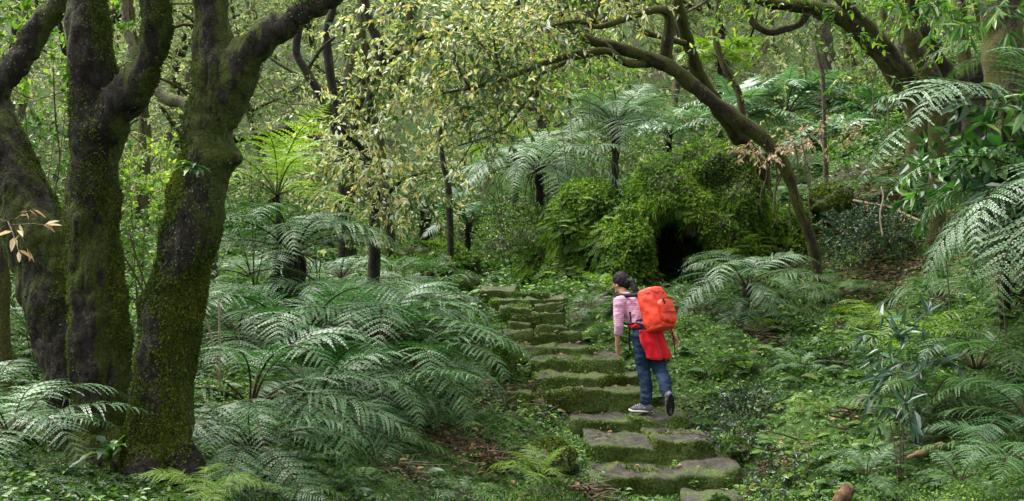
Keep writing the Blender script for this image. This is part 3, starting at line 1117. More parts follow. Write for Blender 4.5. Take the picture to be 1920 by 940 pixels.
M['f_sprig'] = leaf_mat('small_fern_leaf', [(0, (.02, .055, .018)), (.5, (.055, .12, .03)), (.85, (.10, .18, .04)), (1, (.15, .22, .05))], .45, .45, .35, scale=.9)
carpet()
herbs()
sprigs()
litter()
twig_litter()
# ================================================================= ferns


def frond_mesh(name, seed, mat, pairs=23, e0=60, e1=-40, wmax=.27, stipe=.14, K=9, pw=.034, fwd=66, droop=.34, stalk='rachis', sway=.06, pk=.36, gap=.82):
    """one frond, rachis one metre long, leaving the origin along +X and arching over"""
    r = np.random.default_rng(seed)
    n = 48
    s = np.linspace(0, 1, n)
    e = np.radians(e0 + (e1 - e0) * s ** .95)
    sw = sway * np.sin(s * 2.2 + r.random() * 6)
    dx, dz = np.cos(e), np.sin(e)
    X = np.concatenate([[0], np.cumsum((dx[1:] + dx[:-1]) / 2)]) / (n - 1)
    Z = np.concatenate([[0], np.cumsum((dz[1:] + dz[:-1]) / 2)]) / (n - 1)
    Y = (sw - sw[0]) * s
    line = np.stack([X, Y, Z], 1)
    a = Acc()
    tube(a, line[::6], [.0085, .006, .004, .0015], 5, 2, mat=1, cap=False)

    def atS(q):
        return np.stack([np.interp(q, s, line[:, k]) for k in range(3)], -1)
    for i in range(pairs):
        q = stipe + (1 - stipe) * (i + .3 + r.uniform(-.15, .15)) / pairs
        c = atS(q)
        T = nrm(atS(min(1, q + .02)) - atS(max(0, q - .02)))
        S = nrm(np.cross(np.array([0, 0, 1.]), T))
        Nn = np.cross(T, S)
        u = (q - stipe) / (1 - stipe)
        prof = (math.sin(PI * min(1, u ** .75 * .5 / (pk ** .75))) if u < pk else (1 - ((u - pk) / (1 - pk)) ** 1.25)) * .97 + .03
        if u < pk:
            prof = max(prof, .35)
        for sg in (-1, 1):
            l = wmax * prof * r.uniform(.88, 1.08)
            fa = math.radians(fwd + r.uniform(-5, 5) - 22 * u)
            d0 = nrm(T * math.cos(fa) + S * sg * math.sin(fa) + Nn * (.14 + r.uniform(-.10, .10)))
            dn = -Nn
            dr = droop * r.uniform(.6, 1.4)
            m = K if K else 3
            us = np.linspace(0, 1, m + 1)
            ax = c + d0 * (us * l)[:, None] + (dn * dr * l) * (us ** 2)[:, None] + T * (-.06 * l) * (us ** 2)[:, None]
            td = nrm(np.gradient(ax, axis=0))
            lat = nrm(np.cross(Nn, td))
            ro = r.uniform(-.35, .35)
            lat = lat * math.cos(ro) + Nn * math.sin(ro)
            wid = pw * (prof ** .6) * np.clip(1 - us ** 1.6, 0.05, 1) * .5
            rv = np.clip(.5 + r.normal(0, .14), 0, 1)
            if K == 0:
                v = np.concatenate([ax[:-1] + lat[:-1] * wid[:-1, None], ax[:-1] - lat[:-1] * wid[:-1, None], ax[-1:]])
                a.add(v, [(0, 3, 4, 1), (1, 4, 5, 2)], [(2, 5, 6)], rv)
            else:
                du = l / m
                vs, qs = [], []
                b = 0
                A0, A1 = ax[:-1], ax[:-1] + (ax[1:] - ax[:-1]) * gap
                for g in (-1, 1):
                    w_ = wid[:-1, None] * g
                    tip = A0 + lat[:-1] * w_ * 1.0 + td[:-1] * du * .75 + Nn * (-.10 * np.abs(w_))
                    tip2 = A1 + lat[:-1] * w_ * .82 + td[:-1] * du * .42 + Nn * (-.06 * np.abs(w_))
                    vs.append(np.stack([A0, A0 * .35 + tip * .65 - td[:-1] * du * .12, tip, A1 * .6 + tip2 * .4], 1).reshape(-1, 3))
                    k = np.arange(m)[:, None] * 4 + b
                    qs.append(k + np.array([[0, 1, 2, 3]]))
                    b += m * 4
                a.add(np.concatenate(vs), np.concatenate(qs), None, rv)
    return a.mesh(name, [mat, M[stalk]])


VARS = {
    'arch': [dict(e0=66, e1=-58), dict(e0=58, e1=-66, wmax=.26), dict(e0=70, e1=-44, wmax=.30)],
    'flat': [dict(e0=36, e1=-30), dict(e0=28, e1=-42, wmax=.29)],
    'up': [dict(e0=76, e1=2, wmax=.25), dict(e0=70, e1=-18)],
    'droop': [dict(e0=40, e1=-78, droop=.35), dict(e0=30, e1=-86, droop=.4, wmax=.25)],
}
_FR = {}


def frond_data(var, cls, lod, style='fine'):
    lst = VARS[var]
    i = random.randrange(len(lst))
    key = (var, i, cls, lod, style)
    if key not in _FR:
        kw = dict(lst[i])
        kw['seed'] = 100 + len(_FR)
        if lod:
            kw.update(pairs=22, K=0, pw=.040)
        elif style == 'coarse':
            kw.update(pairs=20, K=7, pw=.036, gap=.95, fwd=72, wmax=kw.get('wmax', .27) * 1.05)
        if cls in ('f_bright',):
            kw['stalk'] = 'rachis_green'
        _FR[key] = frond_mesh('frond', mat=M[cls], **kw)
    return _FR[key]


def fern(px, py, D, L, n, label, cls='f_silver', mix=('arch', 'flat'), az=None, group=None, lod=None, style='fine', trunk_r=.06, name='fern', skirt=0, jit=.35, tilt=0.):
    """a rosette of fronds on the ground, or on a trunk when the crown stands above it"""
    c = at(px, py, D)
    g = hz(c.x, c.y)
    L *= 1.42 if (px < 850 and 8 < D < 12.1 and L > .85) else 1.2
    n = int(n * (1.2 if D < 12.1 else 1.45))
    if name == 'fern':
        c.z = min(c.z, g + .28)
    if c.z < g + .02:
        c.z = g + .02
    th = c.z - g
    root = empty(name, (c.x, c.y, g))
    tag(root, label, name.replace('_', ' '), group)
    if th > .3:
        a = Acc()
        rr = trunk_r
        pts = [Vector((c.x + .05 * math.sin(px), c.y, g - .15)), Vector((c.x + .03 * math.sin(py), c.y, g + th * .5)), Vector((c.x, c.y, c.z + .02))]
        tube(a, pts, [rr * 1.25, rr, rr * 1.05], 10, 8, rough=.35, freq=14, seed=int(px))
        if th > .5:   # old frond bases standing off the trunk, dead stalks hanging
            m = int(34 * th)
            zz = g + rng.random(m) * th
            d = rdir(m, (-.2, .5))
            A = np.stack([c.x + d[:, 0] * rr * .8, c.y + d[:, 1] * rr * .8, zz], 1)
            C = A + d * rng.uniform(.05, .16, (m, 1)) + np.array([0, 0, -.12]) * rng.random((m, 1))
            twigs(a, A, (A + C) / 2 + np.array([0, 0, .02]), C, np.full(m, .012))
        a.build('trunk', M['fern_trunk'], root, smooth=True)
    if skirt:
        a = Acc()
        d = rdir(skirt, (-.2, .2))
        A = np.array(c)[None] + d * trunk_r
        Bp = A + d * rng.uniform(.05, .22, (skirt, 1)) + np.array([0, 0, -.1])
        C = A + d * rng.uniform(.04, .25, (skirt, 1)) + np.array([0, 0, -1.]) * rng.uniform(.25, .75, (skirt, 1)) * min(1, th + .2)
        twigs(a, A, Bp, C, rng.uniform(.005, .011, skirt))
        a.build('dead_leaves', M['rachis'], root)
    lod = (D > 19.5) if lod is None else lod
    lo, hi = az if az else (0, 360)
    for i in range(n):
        t = (i + random.uniform(-jit, jit)) / n
        ang = math.radians(lo + (hi - lo) * t)
        var = mix[i % len(mix)]
        o = bpy.data.objects.new('frond', frond_data(var, cls, lod, style))
        COL.objects.link(o)
        o.parent = root
        o.location = (0.02 * math.cos(ang), .02 * math.sin(ang), c.z - g)
        o.rotation_euler = Euler((random.uniform(-.30, .30), random.uniform(-.22, .16) + tilt, ang), 'XYZ')
        s = L * random.uniform(.78, 1.12)
        o.scale = (s, s * random.uniform(.85, 1.15), s)
    return root


# azimuth 0 = to the right, 90 = away from the viewer, 180 = to the left, 270 = towards the viewer
# --- the great bank of ferns left of the stair
fern(705, 640, 11.0, 1.25, 13, 'large silvery fern whose fronds arch over the gully just left of the stair', mix=('arch', 'flat', 'arch'))
fern(640, 600, 12.0, 1.15, 12, 'silvery fern standing behind the largest one beside the gully', mix=('arch', 'flat'))
fern(560, 655, 10.6, 1.15, 12, 'dense silver green fern in the middle of the bank, right of the two dead stems', mix=('arch', 'arch', 'flat'))
fern(470, 760, 8.6, 1.05, 14, 'drooping blue green fern right beside the foot of the single forked trunk', mix=('arch', 'droop', 'flat'), az=(-150, 100))
fern(590, 770, 9.4, 1.0, 13, 'dark green fern hanging towards the viewer at the lower middle of the bank', mix=('arch', 'droop'))
fern(772, 600, 12.6, .95, 10, 'light tipped fern reaching towards the top of the stair', mix=('flat', 'arch'), cls='f_grey')
fern(450, 640, 10.8, 1.0, 10, 'fern with narrow glossy fronds just right of the forked trunk at mid height', mix=('arch', 'flat'))
fern(660, 560, 14.5, .95, 10, 'pale fern low behind the bank, left of the thin yellow leaved tree', mix=('flat', 'arch'), cls='f_grey')
fern(475, 850, 7.7, .80, 11, 'low blue green fern hanging to the ground right of the forked trunks foot', mix=('droop', 'arch'), az=(-160, 60))
fern(720, 850, 9.3, .55, 9, 'small bright fern under the overhanging fronds near the gully', mix=('flat', 'arch'), cls='f_green')
fern(550, 478, 12.8, 1.3, 17, 'broad fern on a short black trunk behind the bank', mix=('flat', 'arch'), trunk_r=.12, name='tree_fern', skirt=24)
fern(470, 520, 14.2, .9, 11, 'silvery fern left of the short black fern trunk, touching the forked trunk', mix=('flat', 'arch'), cls='f_grey')
fern(640, 455, 15.5, .9, 11, 'hazy silver fern right of the short black fern trunk', mix=('flat', 'arch'), cls='f_grey')
fern(520, 365, 12.6, 1.1, 10, 'backlit yellow green fern shining behind the forked trunk', mix=('up', 'flat'), cls='f_bright', name='tree_fern', style='coarse', trunk_r=.03)
fern(20, 790, 6.7, .72, 13, 'pale green fern at the left edge before the mossy trunks', mix=('flat', 'arch'), style='coarse', cls='f_grey')
fern(-15, 730, 7.8, .70, 11, 'second pale fern behind it at the left edge', mix=('flat', 'arch'), style='coarse', cls='f_grey')
fern(60, 930, 6.2, .42, 10, 'low feathery fern in the lower left corner', mix=('flat',), cls='f_green')
fern(245, 610, 9.8, .55, 9, 'small fern showing between the two mossy trunks', mix=('arch', 'flat'))
fern(70, 600, 10.5, .8, 10, 'green fern left of the leaning trunk', mix=('up', 'arch'), cls='f_green')
fern(385, 935, 6.7, .46, 10, 'bright feathery fern at the bottom edge right of the forked trunk', mix=('flat', 'arch'), cls='f_bright')
fern(520, 930, 7.4, .45, 9, 'low dark fern at the bottom edge under the drooping fern', mix=('flat',), cls='f_green')
fern(870, 925, 8.5, .34, 8, 'small fern at the bottom edge in the dry gully', mix=('flat',), cls='f_green')
fern(1010, 890, 8.7, .42, 9, 'small bright fern growing left of the lowest step', mix=('up', 'flat', 'arch'), cls='f_bright')
fern(1085, 890, 9.0, .26, 7, 'tiny pale fern against the left end of the lowest step', mix=('up', 'flat'), cls='f_green')
fern(770, 705, 10.3, .95, 11, 'dark silvery fern whose fronds hang down into the gully', mix=('droop', 'arch'), az=(-170, 70))
fern(690, 765, 9.7, .9, 11, 'dark fern under the largest fern, its fronds brushing the ground plants', mix=('droop', 'arch', 'flat'), az=(-180, 60))
fern(820, 815, 9.9, .40, 8, 'small dark fern on the gully edge under the largest fern', mix=('flat', 'arch'), cls='f_green')
fern(735, 515, 17.5, .9, 9, 'dim fern beside the thin trunk behind the stair', mix=('flat', 'arch'), cls='f_green')
fern(800, 480, 19.0, .8, 9, 'green fern on the yellow mossy hump', mix=('flat', 'arch'), cls='f_green')
# --- tree ferns about the stair head
fern(1155, 238, 20.0, 1.35, 26, 'tall tree fern with a bristly black trunk above the mossy dome', mix=('flat', 'up', 'arch', 'droop', 'arch'), trunk_r=.065, name='tree_fern', cls='f_lightened', skirt=30, lod=False)
fern(1010, 322, 18.2, 1.45, 26, 'tree fern with drooping fronds left of the dome, over the stair head', mix=('arch', 'droop', 'flat', 'droop'), trunk_r=.06, name='tree_fern', skirt=22, cls='f_lightened')
fern(965, 285, 22.5, 1.2, 12, 'yellow green tree fern behind the drooping one', mix=('flat', 'up', 'droop'), trunk_r=.05, name='tree_fern', cls='f_bright')
fern(800, 395, 24.0, 1.3, 11, 'shaded tree fern under the pale leaved tree', mix=('flat', 'arch'), trunk_r=.12, name='tree_fern', cls='f_silver')
fern(880, 420, 22.0, 1.0, 10, 'dark fern on the slope between two tree ferns', mix=('flat', 'arch'), cls='f_silver', name='tree_fern')
fern(1255, 255, 24.5, 1.3, 12, 'silver tree fern showing over the left shoulder of the dome', mix=('flat', 'arch'), name='tree_fern', cls='f_lightened')
fern(1385, 235, 22.5, 1.4, 13, 'silver tree fern behind the leaning trunk', mix=('flat', 'arch', 'up'), name='tree_fern', cls='f_lightened')
fern(1475, 215, 23.5, 1.55, 14, 'large silver tree fern with high arching fronds right of the leaning trunk', mix=('arch', 'flat', 'up'), name='tree_fern', cls='f_lightened')
fern(1560, 265, 21.5, 1.35, 12, 'silver tree fern above the dry tan leaves', mix=('flat', 'arch'), name='tree_fern', cls='f_lightened')
fern(1640, 225, 22.5, 1.35, 12, 'blue grey tree fern under the big leaning limbs', mix=('flat', 'arch'), name='tree_fern', cls='f_silver')
fern(1440, 300, 19.5, 1.0, 10, 'dark green fern behind the top right of the dome', mix=('flat', 'arch'), name='tree_fern', cls='f_silver')
fern(1350, 110, 27.0, 1.3, 11, 'far bright fern seen between the leaning branches', mix=('arch', 'flat'), name='tree_fern', cls='f_bright')
fern(1900, 110, 14.5, 1.1, 10, 'fern high on the bank behind the thick right trunk', mix=('arch', 'flat'), name='tree_fern', cls='f_green')
fern(1700, 345, 16.0, .9, 9, 'dark fern on the brown slope under the leaning limbs', mix=('flat', 'arch'), cls='f_silver')
# --- right bank
fern(1400, 538, 13.2, .98, 13, 'wide fern right of the red backpack, in front of the dome', mix=('arch', 'flat', 'droop'), cls='f_grey', name='tree_fern', trunk_r=.05)
fern(1405, 585, 12.9, .62, 11, 'low dense fern at the foot of the wide fern right of the backpack', mix=('arch', 'droop'), cls='f_silver')
fern(1580, 555, 14.0, .6, 10, 'green fern on the slope right of the thin leaning stem', mix=('arch', 'flat'), cls='f_green')
fern(1640, 600, 12.4, .55, 10, 'soft bright fern in the middle of the right slope', mix=('arch', 'flat'), cls='f_bright')
fern(1330, 600, 13.4, .58, 9, 'dark fern just right of the hikers jacket', mix=('droop', 'arch'), cls='f_silver')
fern(1470, 560, 13.8, .68, 9, 'arching fern at the right end of the fern row below the dome', mix=('arch', 'flat'), cls='f_green')
fern(1345, 480, 15.0, .62, 10, 'dark fern filling the right side of the black hollow', mix=('arch', 'droop'), cls='f_green')
fern(1380, 400, 15.25, .50, 7, 'light feathery fern growing out of the dome front', mix=('up', 'flat'), cls='f_bright')
fern(1440, 470, 14.8, .55, 8, 'yellowish fern beside the foot of the thin leaning stem', mix=('flat', 'arch'), cls='f_bright')
fern(1300, 560, 14.2, .45, 8, 'small fern under the hollow behind the backpack', mix=('flat', 'arch'), cls='f_green')
fern(1885, 185, 9.2, 1.25, 1, 'long pale frond slanting down to the left across the slope under the limbs', mix=('flat',), cls='f_grey', az=(186, 188), style='coarse', jit=0., tilt=.42, name='tree_fern', trunk_r=.03)
fern(1925, 215, 9.3, 1.2, 4, 'big pale fern at the right edge, standing before the thick trunk', mix=('flat', 'arch'), cls='f_grey', az=(165, 250), style='coarse', name='tree_fern', jit=.1)
fern(2000, 385, 8.4, 1.3, 14, 'huge silvery fern hanging in from the right edge', mix=('droop', 'arch'), cls='f_grey', az=(110, 280), name='tree_fern', tilt=.28)
fern(1985, 440, 8.8, 1.1, 10, 'lower silvery fern at the right edge below the hanging one', mix=('arch', 'droop'), cls='f_silver', az=(100, 280), name='tree_fern')
fern(1755, 475, 12.2, .70, 9, 'green fern on the brown slope left of the hanging ferns', mix=('flat', 'arch'), cls='f_green')
fern(1715, 645, 9.6, .66, 11, 'bright yellow green fern behind the bluish leaved shrub', mix=('arch', 'flat'), cls='f_bright', style='coarse')
fern(1830, 665, 8.4, .80, 13, 'dense soft green fern low on the right bank', mix=('flat', 'arch'), cls='f_green')
fern(1930, 690, 7.6, .75, 12, 'soft grey green fern at the right edge low down', mix=('flat', 'arch'), cls='f_silver')
fern(1740, 740, 8.4, .62, 10, 'green fern under the bluish leaved shrub', mix=('flat', 'arch'), cls='f_green')
fern(1880, 780, 7.0, .55, 10, 'fern with thin fronds above the pale fallen branch', mix=('flat', 'arch'), cls='f_silver')
fern(1625, 885, 8.0, .36, 9, 'small pale fern at the bottom right beside dry leaves', mix=('flat', 'up'), cls='f_grey')
fern(1800, 900, 7.3, .34, 9, 'small pale fern near the lower right corner', mix=('flat', 'up'), cls='f_grey')
fern(1500, 690, 11.2, .34, 8, 'little grey green fern alone on the open right slope', mix=('flat', 'up'), cls='f_grey')
fern(1420, 610, 13.0, .35, 8, 'yellowish small fern on the slope below the fern row', mix=('flat',), cls='f_bright')
fern(1590, 640, 11.6, .36, 8, 'small green fern above the open right slope', mix=('flat',), cls='f_green')
fern(1530, 770, 10.1, .32, 8, 'small bright fern right of the rounded mossy stone', mix=('flat',), cls='f_bright')
fern(1150, 520, 15.6, .40, 8, 'small drooping fern on the steep mossy wall behind the hikers head', mix=('droop', 'flat'), cls='f_bright')
fern(1080, 470, 17.0, .48, 8, 'yellow fern hanging on the steep mossy wall', mix=('droop', 'flat'), cls='f_bright')
fern(1105, 590, 13.6, .42, 8, 'small fern between the stair and the steep wall', mix=('flat', 'up'), cls='f_green')
fern(1130, 560, 14.4, .40, 7, 'pale fern sprouting beside the upper stair', mix=('up', 'flat'), cls='f_bright')


def strap_fern(px, py, D, L, n, label, cls='broad', az=(0, 360), name='strap_fern', el=(20, 75), w=.17):
    """rosette of undivided strap leaves"""
    c = at(px, py, D)
    root = empty(name, tuple(c))
    tag(root, label, 'strap fern')
    for i in range(n):
        a = Acc()
        an = math.radians(az[0] + (az[1] - az[0]) * (i + random.uniform(-.3, .3)) / n)
        e = math.radians(random.uniform(*el))
        h = np.array([math.cos(an), math.sin(an), 0])
        s = np.array([-math.sin(an), math.cos(an), 0])
        l = L * random.uniform(.7, 1.1)
        m = 9
        t = np.linspace(0, 1, m)
        ax = h * (l * t * math.cos(e))[:, None] + np.array([0, 0, 1.]) * (l * (math.sin(e) * t - .6 * t * t))[:, None]
        wd = l * w * np.sin(PI * np.clip(t * .93 + .06, 0, 1)) ** .8 * .5
        wav = 1 + .25 * np.cos(np.arange(m) * PI)
        up = np.array([0, 0, .25])
        v = np.concatenate([ax + (s + up) * (wd * wav)[:, None], ax, ax + (-s + up) * (wd * wav)[:, None]])
        q = [(k, k + 1, m + k + 1, m + k) for k in range(m - 1)] + [(m + k, m + k + 1, 2 * m + k + 1, 2 * m + k) for k in range(m - 1)]
        a.add(v, q, None, random.random())
        o = bpy.data.objects.new('leaf', a.mesh('leaf', M[cls]))
        COL.objects.link(o)
        o.parent = root
    return root


strap_fern(208, 858, 7.15, .36, 12, 'strap leaved fern at the foot of the two mossy trunks')
strap_fern(362, 312, 6.98, .17, 9, 'little tuft of strap leaves growing on the bark of the forked trunk', az=(180, 360), el=(-30, 50), w=.30)
# ================================================================= trees


def stem(rows, d0, d1=None, ground_to=False):
    """rows of (px, py, radius px) -> world points and radii; distance runs from d0 to d1"""
    d1 = d0 if d1 is None else d1
    n = len(rows)
    P_, R_ = [], []
    for i, (x, y, r) in enumerate(rows):
        d = d0 + (d1 - d0) * i / max(1, n - 1)
        P_.append(at(x, y, d))
        R_.append(r / FPX * d)
    if ground_to:   # continue the first point down into the ground
        p = P_[0]
        g = hz(p.x, p.y)
        if p.z > g - .15:
            P_.insert(0, Vector((p.x + .05, p.y, g - .25)))
            R_.insert(0, R_[0] * 1.25)
    return P_, R_


def bark_relief(me, freq, amp, seed=1):
    v, n = mesh_arrays(me)
    q = v * np.array([1, 1, .45]) * freq
    off = amp * (fbm(q, seed, 4) + .8 * np.abs(vnoise(q * 2.1 + 9, seed + 3)))
    set_co(me, v + n * off[:, None])


def near_tree(label, stems, base, voxel=.022, moss_n=60000, msz=.016, relief=.028):
    root = empty('tree', base)
    tag(root, label, 'tree')
    a = Acc()
    for P_, R_ in stems:
        tube(a, P_, R_, 20, 10, rough=.10, freq=2.2, seed=len(P_))
    tr = a.build('trunk', M['bark_near'], root, smooth=True)
    me = remesh(tr, voxel, 10, .6)
    bark_relief(me, 9, relief)

    def wt(c, n):
        no = fbm(c * np.array([2.2, 2.2, 1.0]), 81, 3)
        return np.clip(no * 2.0 + np.abs(n[:, 0]) * 1.0 + n[:, 2] * .6 - .95, 0, 1)
    m = moss_on(me, moss_n, msz, M['moss_tuft'], 'moss', root, wt, .002)
    m.location = tr.location
    # thin pale lichen flecks and small climbing leaves

    def wl(c, n):
        return np.clip(fbm(c * 3.1 + 7, 83, 3) * 1.2 - .05 - n[:, 0] * .5, 0, 1)
    p, n = sample_surface(me, 1500, wl)
    b = Acc()
    k = len(p)
    leaves(b, p + n * .004, rdir(k) + n * .15, n + rdir(k) * .35, rng.uniform(.008, .020, k), rng.uniform(.006, .012, k), rnd=rng.random(k))
    o = bpy.data.objects.new('creeper', b.mesh('creeper', M['lichen_leaf']))
    COL.objects.link(o)
    o.parent = root
    o.location = tr.location
    return root, me


M['lichen_leaf'] = leaf_mat('creeper_leaf', [(0, (.03, .055, .02)), (.6, (.07, .10, .04)), (1, (.14, .17, .10))], .5, .4, .2)

# twin trunk tree and its leaning stem
A_ = stem([(172, 930, 78), (160, 860, 64), (142, 720, 57), (108, 580, 58), (78, 470, 60), (44, 390, 62), (5, 310, 64), (-40, 230, 64), (-110, 100, 60), (-190, -60, 54), (-280, -260, 44)], 8.0, 8.8)
A2 = stem([(-60, 240, 34), (-8, 165, 27), (38, 108, 24), (72, 58, 22), (118, -12, 21), (180, -120, 18), (220, -260, 14)], 8.5, 8.8)
B_ = stem([(198, 930, 76), (195, 890, 60), (192, 800, 52), (189, 700, 52), (183, 600, 49), (178, 500, 50), (173, 400, 48), (176, 310, 44), (181, 240, 46), (180, 180, 43), (173, 100, 41), (166, 10, 35), (158, -120, 31), (140, -330, 24)], 7.7)
B2 = stem([(186, 250, 40), (222, 200, 35), (254, 160, 31), (277, 112, 28), (290, 55, 27), (291, 0, 26), (284, -120, 22), (300, -300, 16)], 7.65, 7.3)
Bk = stem([(165, 415, 36), (140, 402, 24), (126, 398, 10)], 7.6)
RT = lambda *r: [(([at(x, y, d) for x, y, d, q in r]), [q / FPX * 7.6 for x, y, d, q in r])]
near_tree('twin stemmed tree with thick mossy dark trunks, one stem leaning out to the left edge', [A_, A2, B_, B2, Bk] + RT((185, 820, 7.65, 40), (150, 890, 7.4, 34), (110, 935, 7.2, 20), (80, 960, 7.1, 8)) + RT((215, 830, 7.6, 36), (228, 890, 7.35, 30), (236, 935, 7.2, 16)) + RT((160, 840, 7.9, 40), (95, 890, 8.0, 28), (40, 915, 8.0, 12)), at(190, 900, 7.75))
C_ = stem([(296, 935, 82), (295, 895, 66), (300, 820, 60), (307, 710, 58), (326, 570, 53), (350, 470, 51), (366, 400, 50), (377, 325, 47), (388, 260, 46), (402, 190, 46), (404, 120, 42), (398, 60, 32), (395, 0, 28), (390, -120, 24), (400, -320, 18)], 7.3)
C2 = stem([(408, 215, 38), (436, 160, 35), (458, 112, 32), (492, 76, 26), (542, 40, 21), (600, 4, 18), (680, -60, 15), (760, -160, 11)], 7.3, 7.0)
Ck = stem([(398, 305, 36), (426, 294, 27), (447, 299, 17), (458, 303, 8)], 7.25)
near_tree('single mossy dark trunk with a cut stub and a limb forking to the right', [C_, C2, Ck] + RT((310, 820, 7.3, 38), (345, 880, 7.15, 32), (385, 925, 7.1, 18), (410, 945, 7.1, 8)) + RT((285, 830, 7.25, 36), (272, 890, 7.05, 32), (262, 945, 6.95, 16)), at(300, 900, 7.3))


def crown_parts(root, lacc, lmat, tacc=None, tmat='twig'):
    if tacc is not None and tacc.n:
        lacc.merge(tacc, 1)
    return lacc.build('crown', [M[lmat], M[tmat]], root)


def tree(label, stems, bark, base, group=None, seg=10, rough=.22, freq=5., name='tree'):
    root = empty(name, base)
    tag(root, label, 'tree', group)
    a = Acc()
    for k, (P_, R_) in enumerate(stems):
        tube(a, P_, R_, seg, 7, rough=rough, freq=freq, seed=k + int(abs(base[0]) * 10))
    a.build('trunk', M[bark], root, smooth=True)
    return root


def spray_zone(lacc, tacc, zone, n, k, size, seg_len=(.3, .7), droop=.6, hang=.7, bias=0., wr=.38, tr=.005, depth=.8, spread=.75):
    """leafy twigs spread through the volume round a run of (px, py, radius px, d)"""
    S, Dn = [], []
    z = np.array(zone, float)
    seg = np.linspace(0, 1, len(z))
    t = rng.random(n)
    px, py, r, d = (np.interp(t, seg, z[:, i]) for i in range(4))
    off = rdir(n) * (rng.random(n) ** .45)[:, None]
    rw = r / FPX * d
    c = np.stack([(px - CX) / FPX * d, d, -(py - CY) / FPX * d], 1)
    c = c + off * rw[:, None] * np.array([1, depth, 1])
    dirs = off * .7 + rdir(n, (-.6, .4))
    sprays(lacc, tacc, c, dirs, rng.uniform(*seg_len, n), k, size, droop, hang, wr, tr, bias=bias, spread=spread)


# ---- slender dark tree with the pale yellow and silver-glinting leaves
D1 = 14.5
s1 = stem([(700, 545, 13), (703, 480, 12), (702, 400, 12), (697, 300, 11.5), (690, 215, 11), (700, 165, 11), (714, 130, 10.5), (710, 80, 10), (690, 30, 9.5), (680, -40, 8), (700, -160, 6)], D1, D1, True)
s1b = stem([(697, 300, 7), (650, 250, 5), (610, 225, 4), (560, 215, 2.5)], D1, D1 - .8)
s1c = stem([(714, 130, 7), (760, 85, 5.5), (830, 60, 4), (900, 50, 2.5)], D1, D1 - 1)
s1d = stem([(700, 400, 5), (740, 350, 4), (775, 330, 3), (800, 325, 2)], D1, D1 - .6)
t1 = tree('slender dark crooked tree hung with pale yellow and silver glinting leaves left of the centre', [s1, s1b, s1c, s1d], 'bark_dark', tuple(s1[0][0]))
la, ta = Acc(), Acc()
for zone, n in ([[(610, 215, 55, 13.6), (660, 280, 60, 13.8), (700, 310, 60, 14)], 36], [[(590, 270, 45, 13.5), (640, 330, 55, 13.6), (690, 345, 55, 13.8)], 27], [[(700, 250, 80, 14), (780, 300, 75, 13.8), (800, 350, 45, 13.7)], 38], [[(690, 370, 45, 13.8), (740, 370, 40, 13.8)], 13], [[(730, 180, 80, 14), (800, 130, 90, 13.6), (880, 90, 80, 13.2)], 59], [[(700, 60, 70, 14), (780, 30, 80, 13.8), (860, 10, 70, 13.6)], 64], [[(640, 180, 50, 13.8), (720, 200, 60, 14)], 22]):
    spray_zone(la, ta, zone, n, 23, .088, seg_len=(.25, .6), droop=.38, hang=.55, bias=.06)
crown_parts(t1, la, 'crown_pale', ta)

# ---- leaning tree right of the centre with long branches reaching left
DL = 14.5
L1 = stem([(1534, 520, 11), (1522, 450, 10), (1500, 400, 9.5), (1482, 340, 10), (1462, 295, 12), (1432, 262, 14), (1385, 225, 14.5), (1330, 186, 14.5), (1288, 150, 14), (1250, 124, 13), (1205, 104, 11), (1150, 88, 10), (1100, 72, 8.5), (1060, 40, 6), (1040, -20, 5)], DL, 13.6, True)
L2 = stem([(1425, 330, 20), (1402, 290, 19), (1376, 240, 17), (1340, 195, 15), (1310, 140, 14), (1290, 80, 12), (1276, 30, 11), (1265, -30, 10), (1250, -140, 8)], 18.2, 15.0, True)
b2 = stem([(1262, 132, 12), (1240, 118, 9), (1205, 120, 7.5), (1172, 118, 7), (1142, 97, 6.5), (1100, 98, 6), (1050, 110, 5.5), (1000, 126, 5), (940, 150, 4), (880, 166, 3), (830, 175, 1.8)], 14.2, 12.6)
b3 = stem([(1142, 97, 4.5), (1085, 108, 4), (1040, 128, 3.6), (1012, 142, 3.6), (998, 172, 3), (975, 205, 2.6), (950, 235, 2.4), (915, 256, 2), (858, 274, 1.2)], 13.8, 12.8)
b4 = stem([(1247, 128, 12), (1250, 85, 11), (1255, 35, 10), (1240, 18, 8), (1200, 26, 7), (1150, 44, 6), (1118, 50, 5), (1080, 40, 4), (1020, 52, 2)], 14.1, 13.2)
b5 = stem([(1285, 82, 7), (1250, 72, 6), (1215, 62, 5.5), (1192, 45, 5), (1175, 5, 4.5), (1165, -50, 3)], 14.8, 14.2)
b6 = stem([(880, 166, 2.4), (860, 130, 2), (852, 95, 1.5)], 12.6, 12.4)
b7 = stem([(942, 150, 2.4), (932, 110, 2), (925, 70, 1.5)], 12.9, 12.7)
b8 = stem([(1255, 40, 7), (1268, 0, 7), (1290, -60, 5)], 14.1, 14.)
b9 = stem([(1000, 128, 2.2), (960, 190, 1.8), (930, 230, 1.4), (880, 262, 1)], 13., 12.8)
t2 = tree('crooked tree leaning left over the mossy dome, long thin branches reaching across the middle', [L1, L2, b2, b3, b4, b5, b6, b7, b8, b9], 'bark_moss', tuple(L1[0][0]), seg=9)
la, ta = Acc(), Acc()
for zone, n in ([[(830, 90, 60, 12.6), (900, 120, 55, 12.8), (960, 110, 60, 13)], 85], [[(930, 40, 80, 13.2), (1020, 50, 75, 13.4), (1080, 20, 70, 13.6)], 110], [[(860, 200, 50, 12.6), (900, 250, 35, 12.8)], 30], [[(1000, 180, 40, 13), (960, 210, 40, 13)], 16], [[(1120, 0, 50, 14), (1210, -10, 50, 14)], 40]):
    spray_zone(la, ta, zone, n, 20, .085, droop=.45, hang=.6, bias=-.05)
crown_parts(t2, la, 'crown_pale', ta)

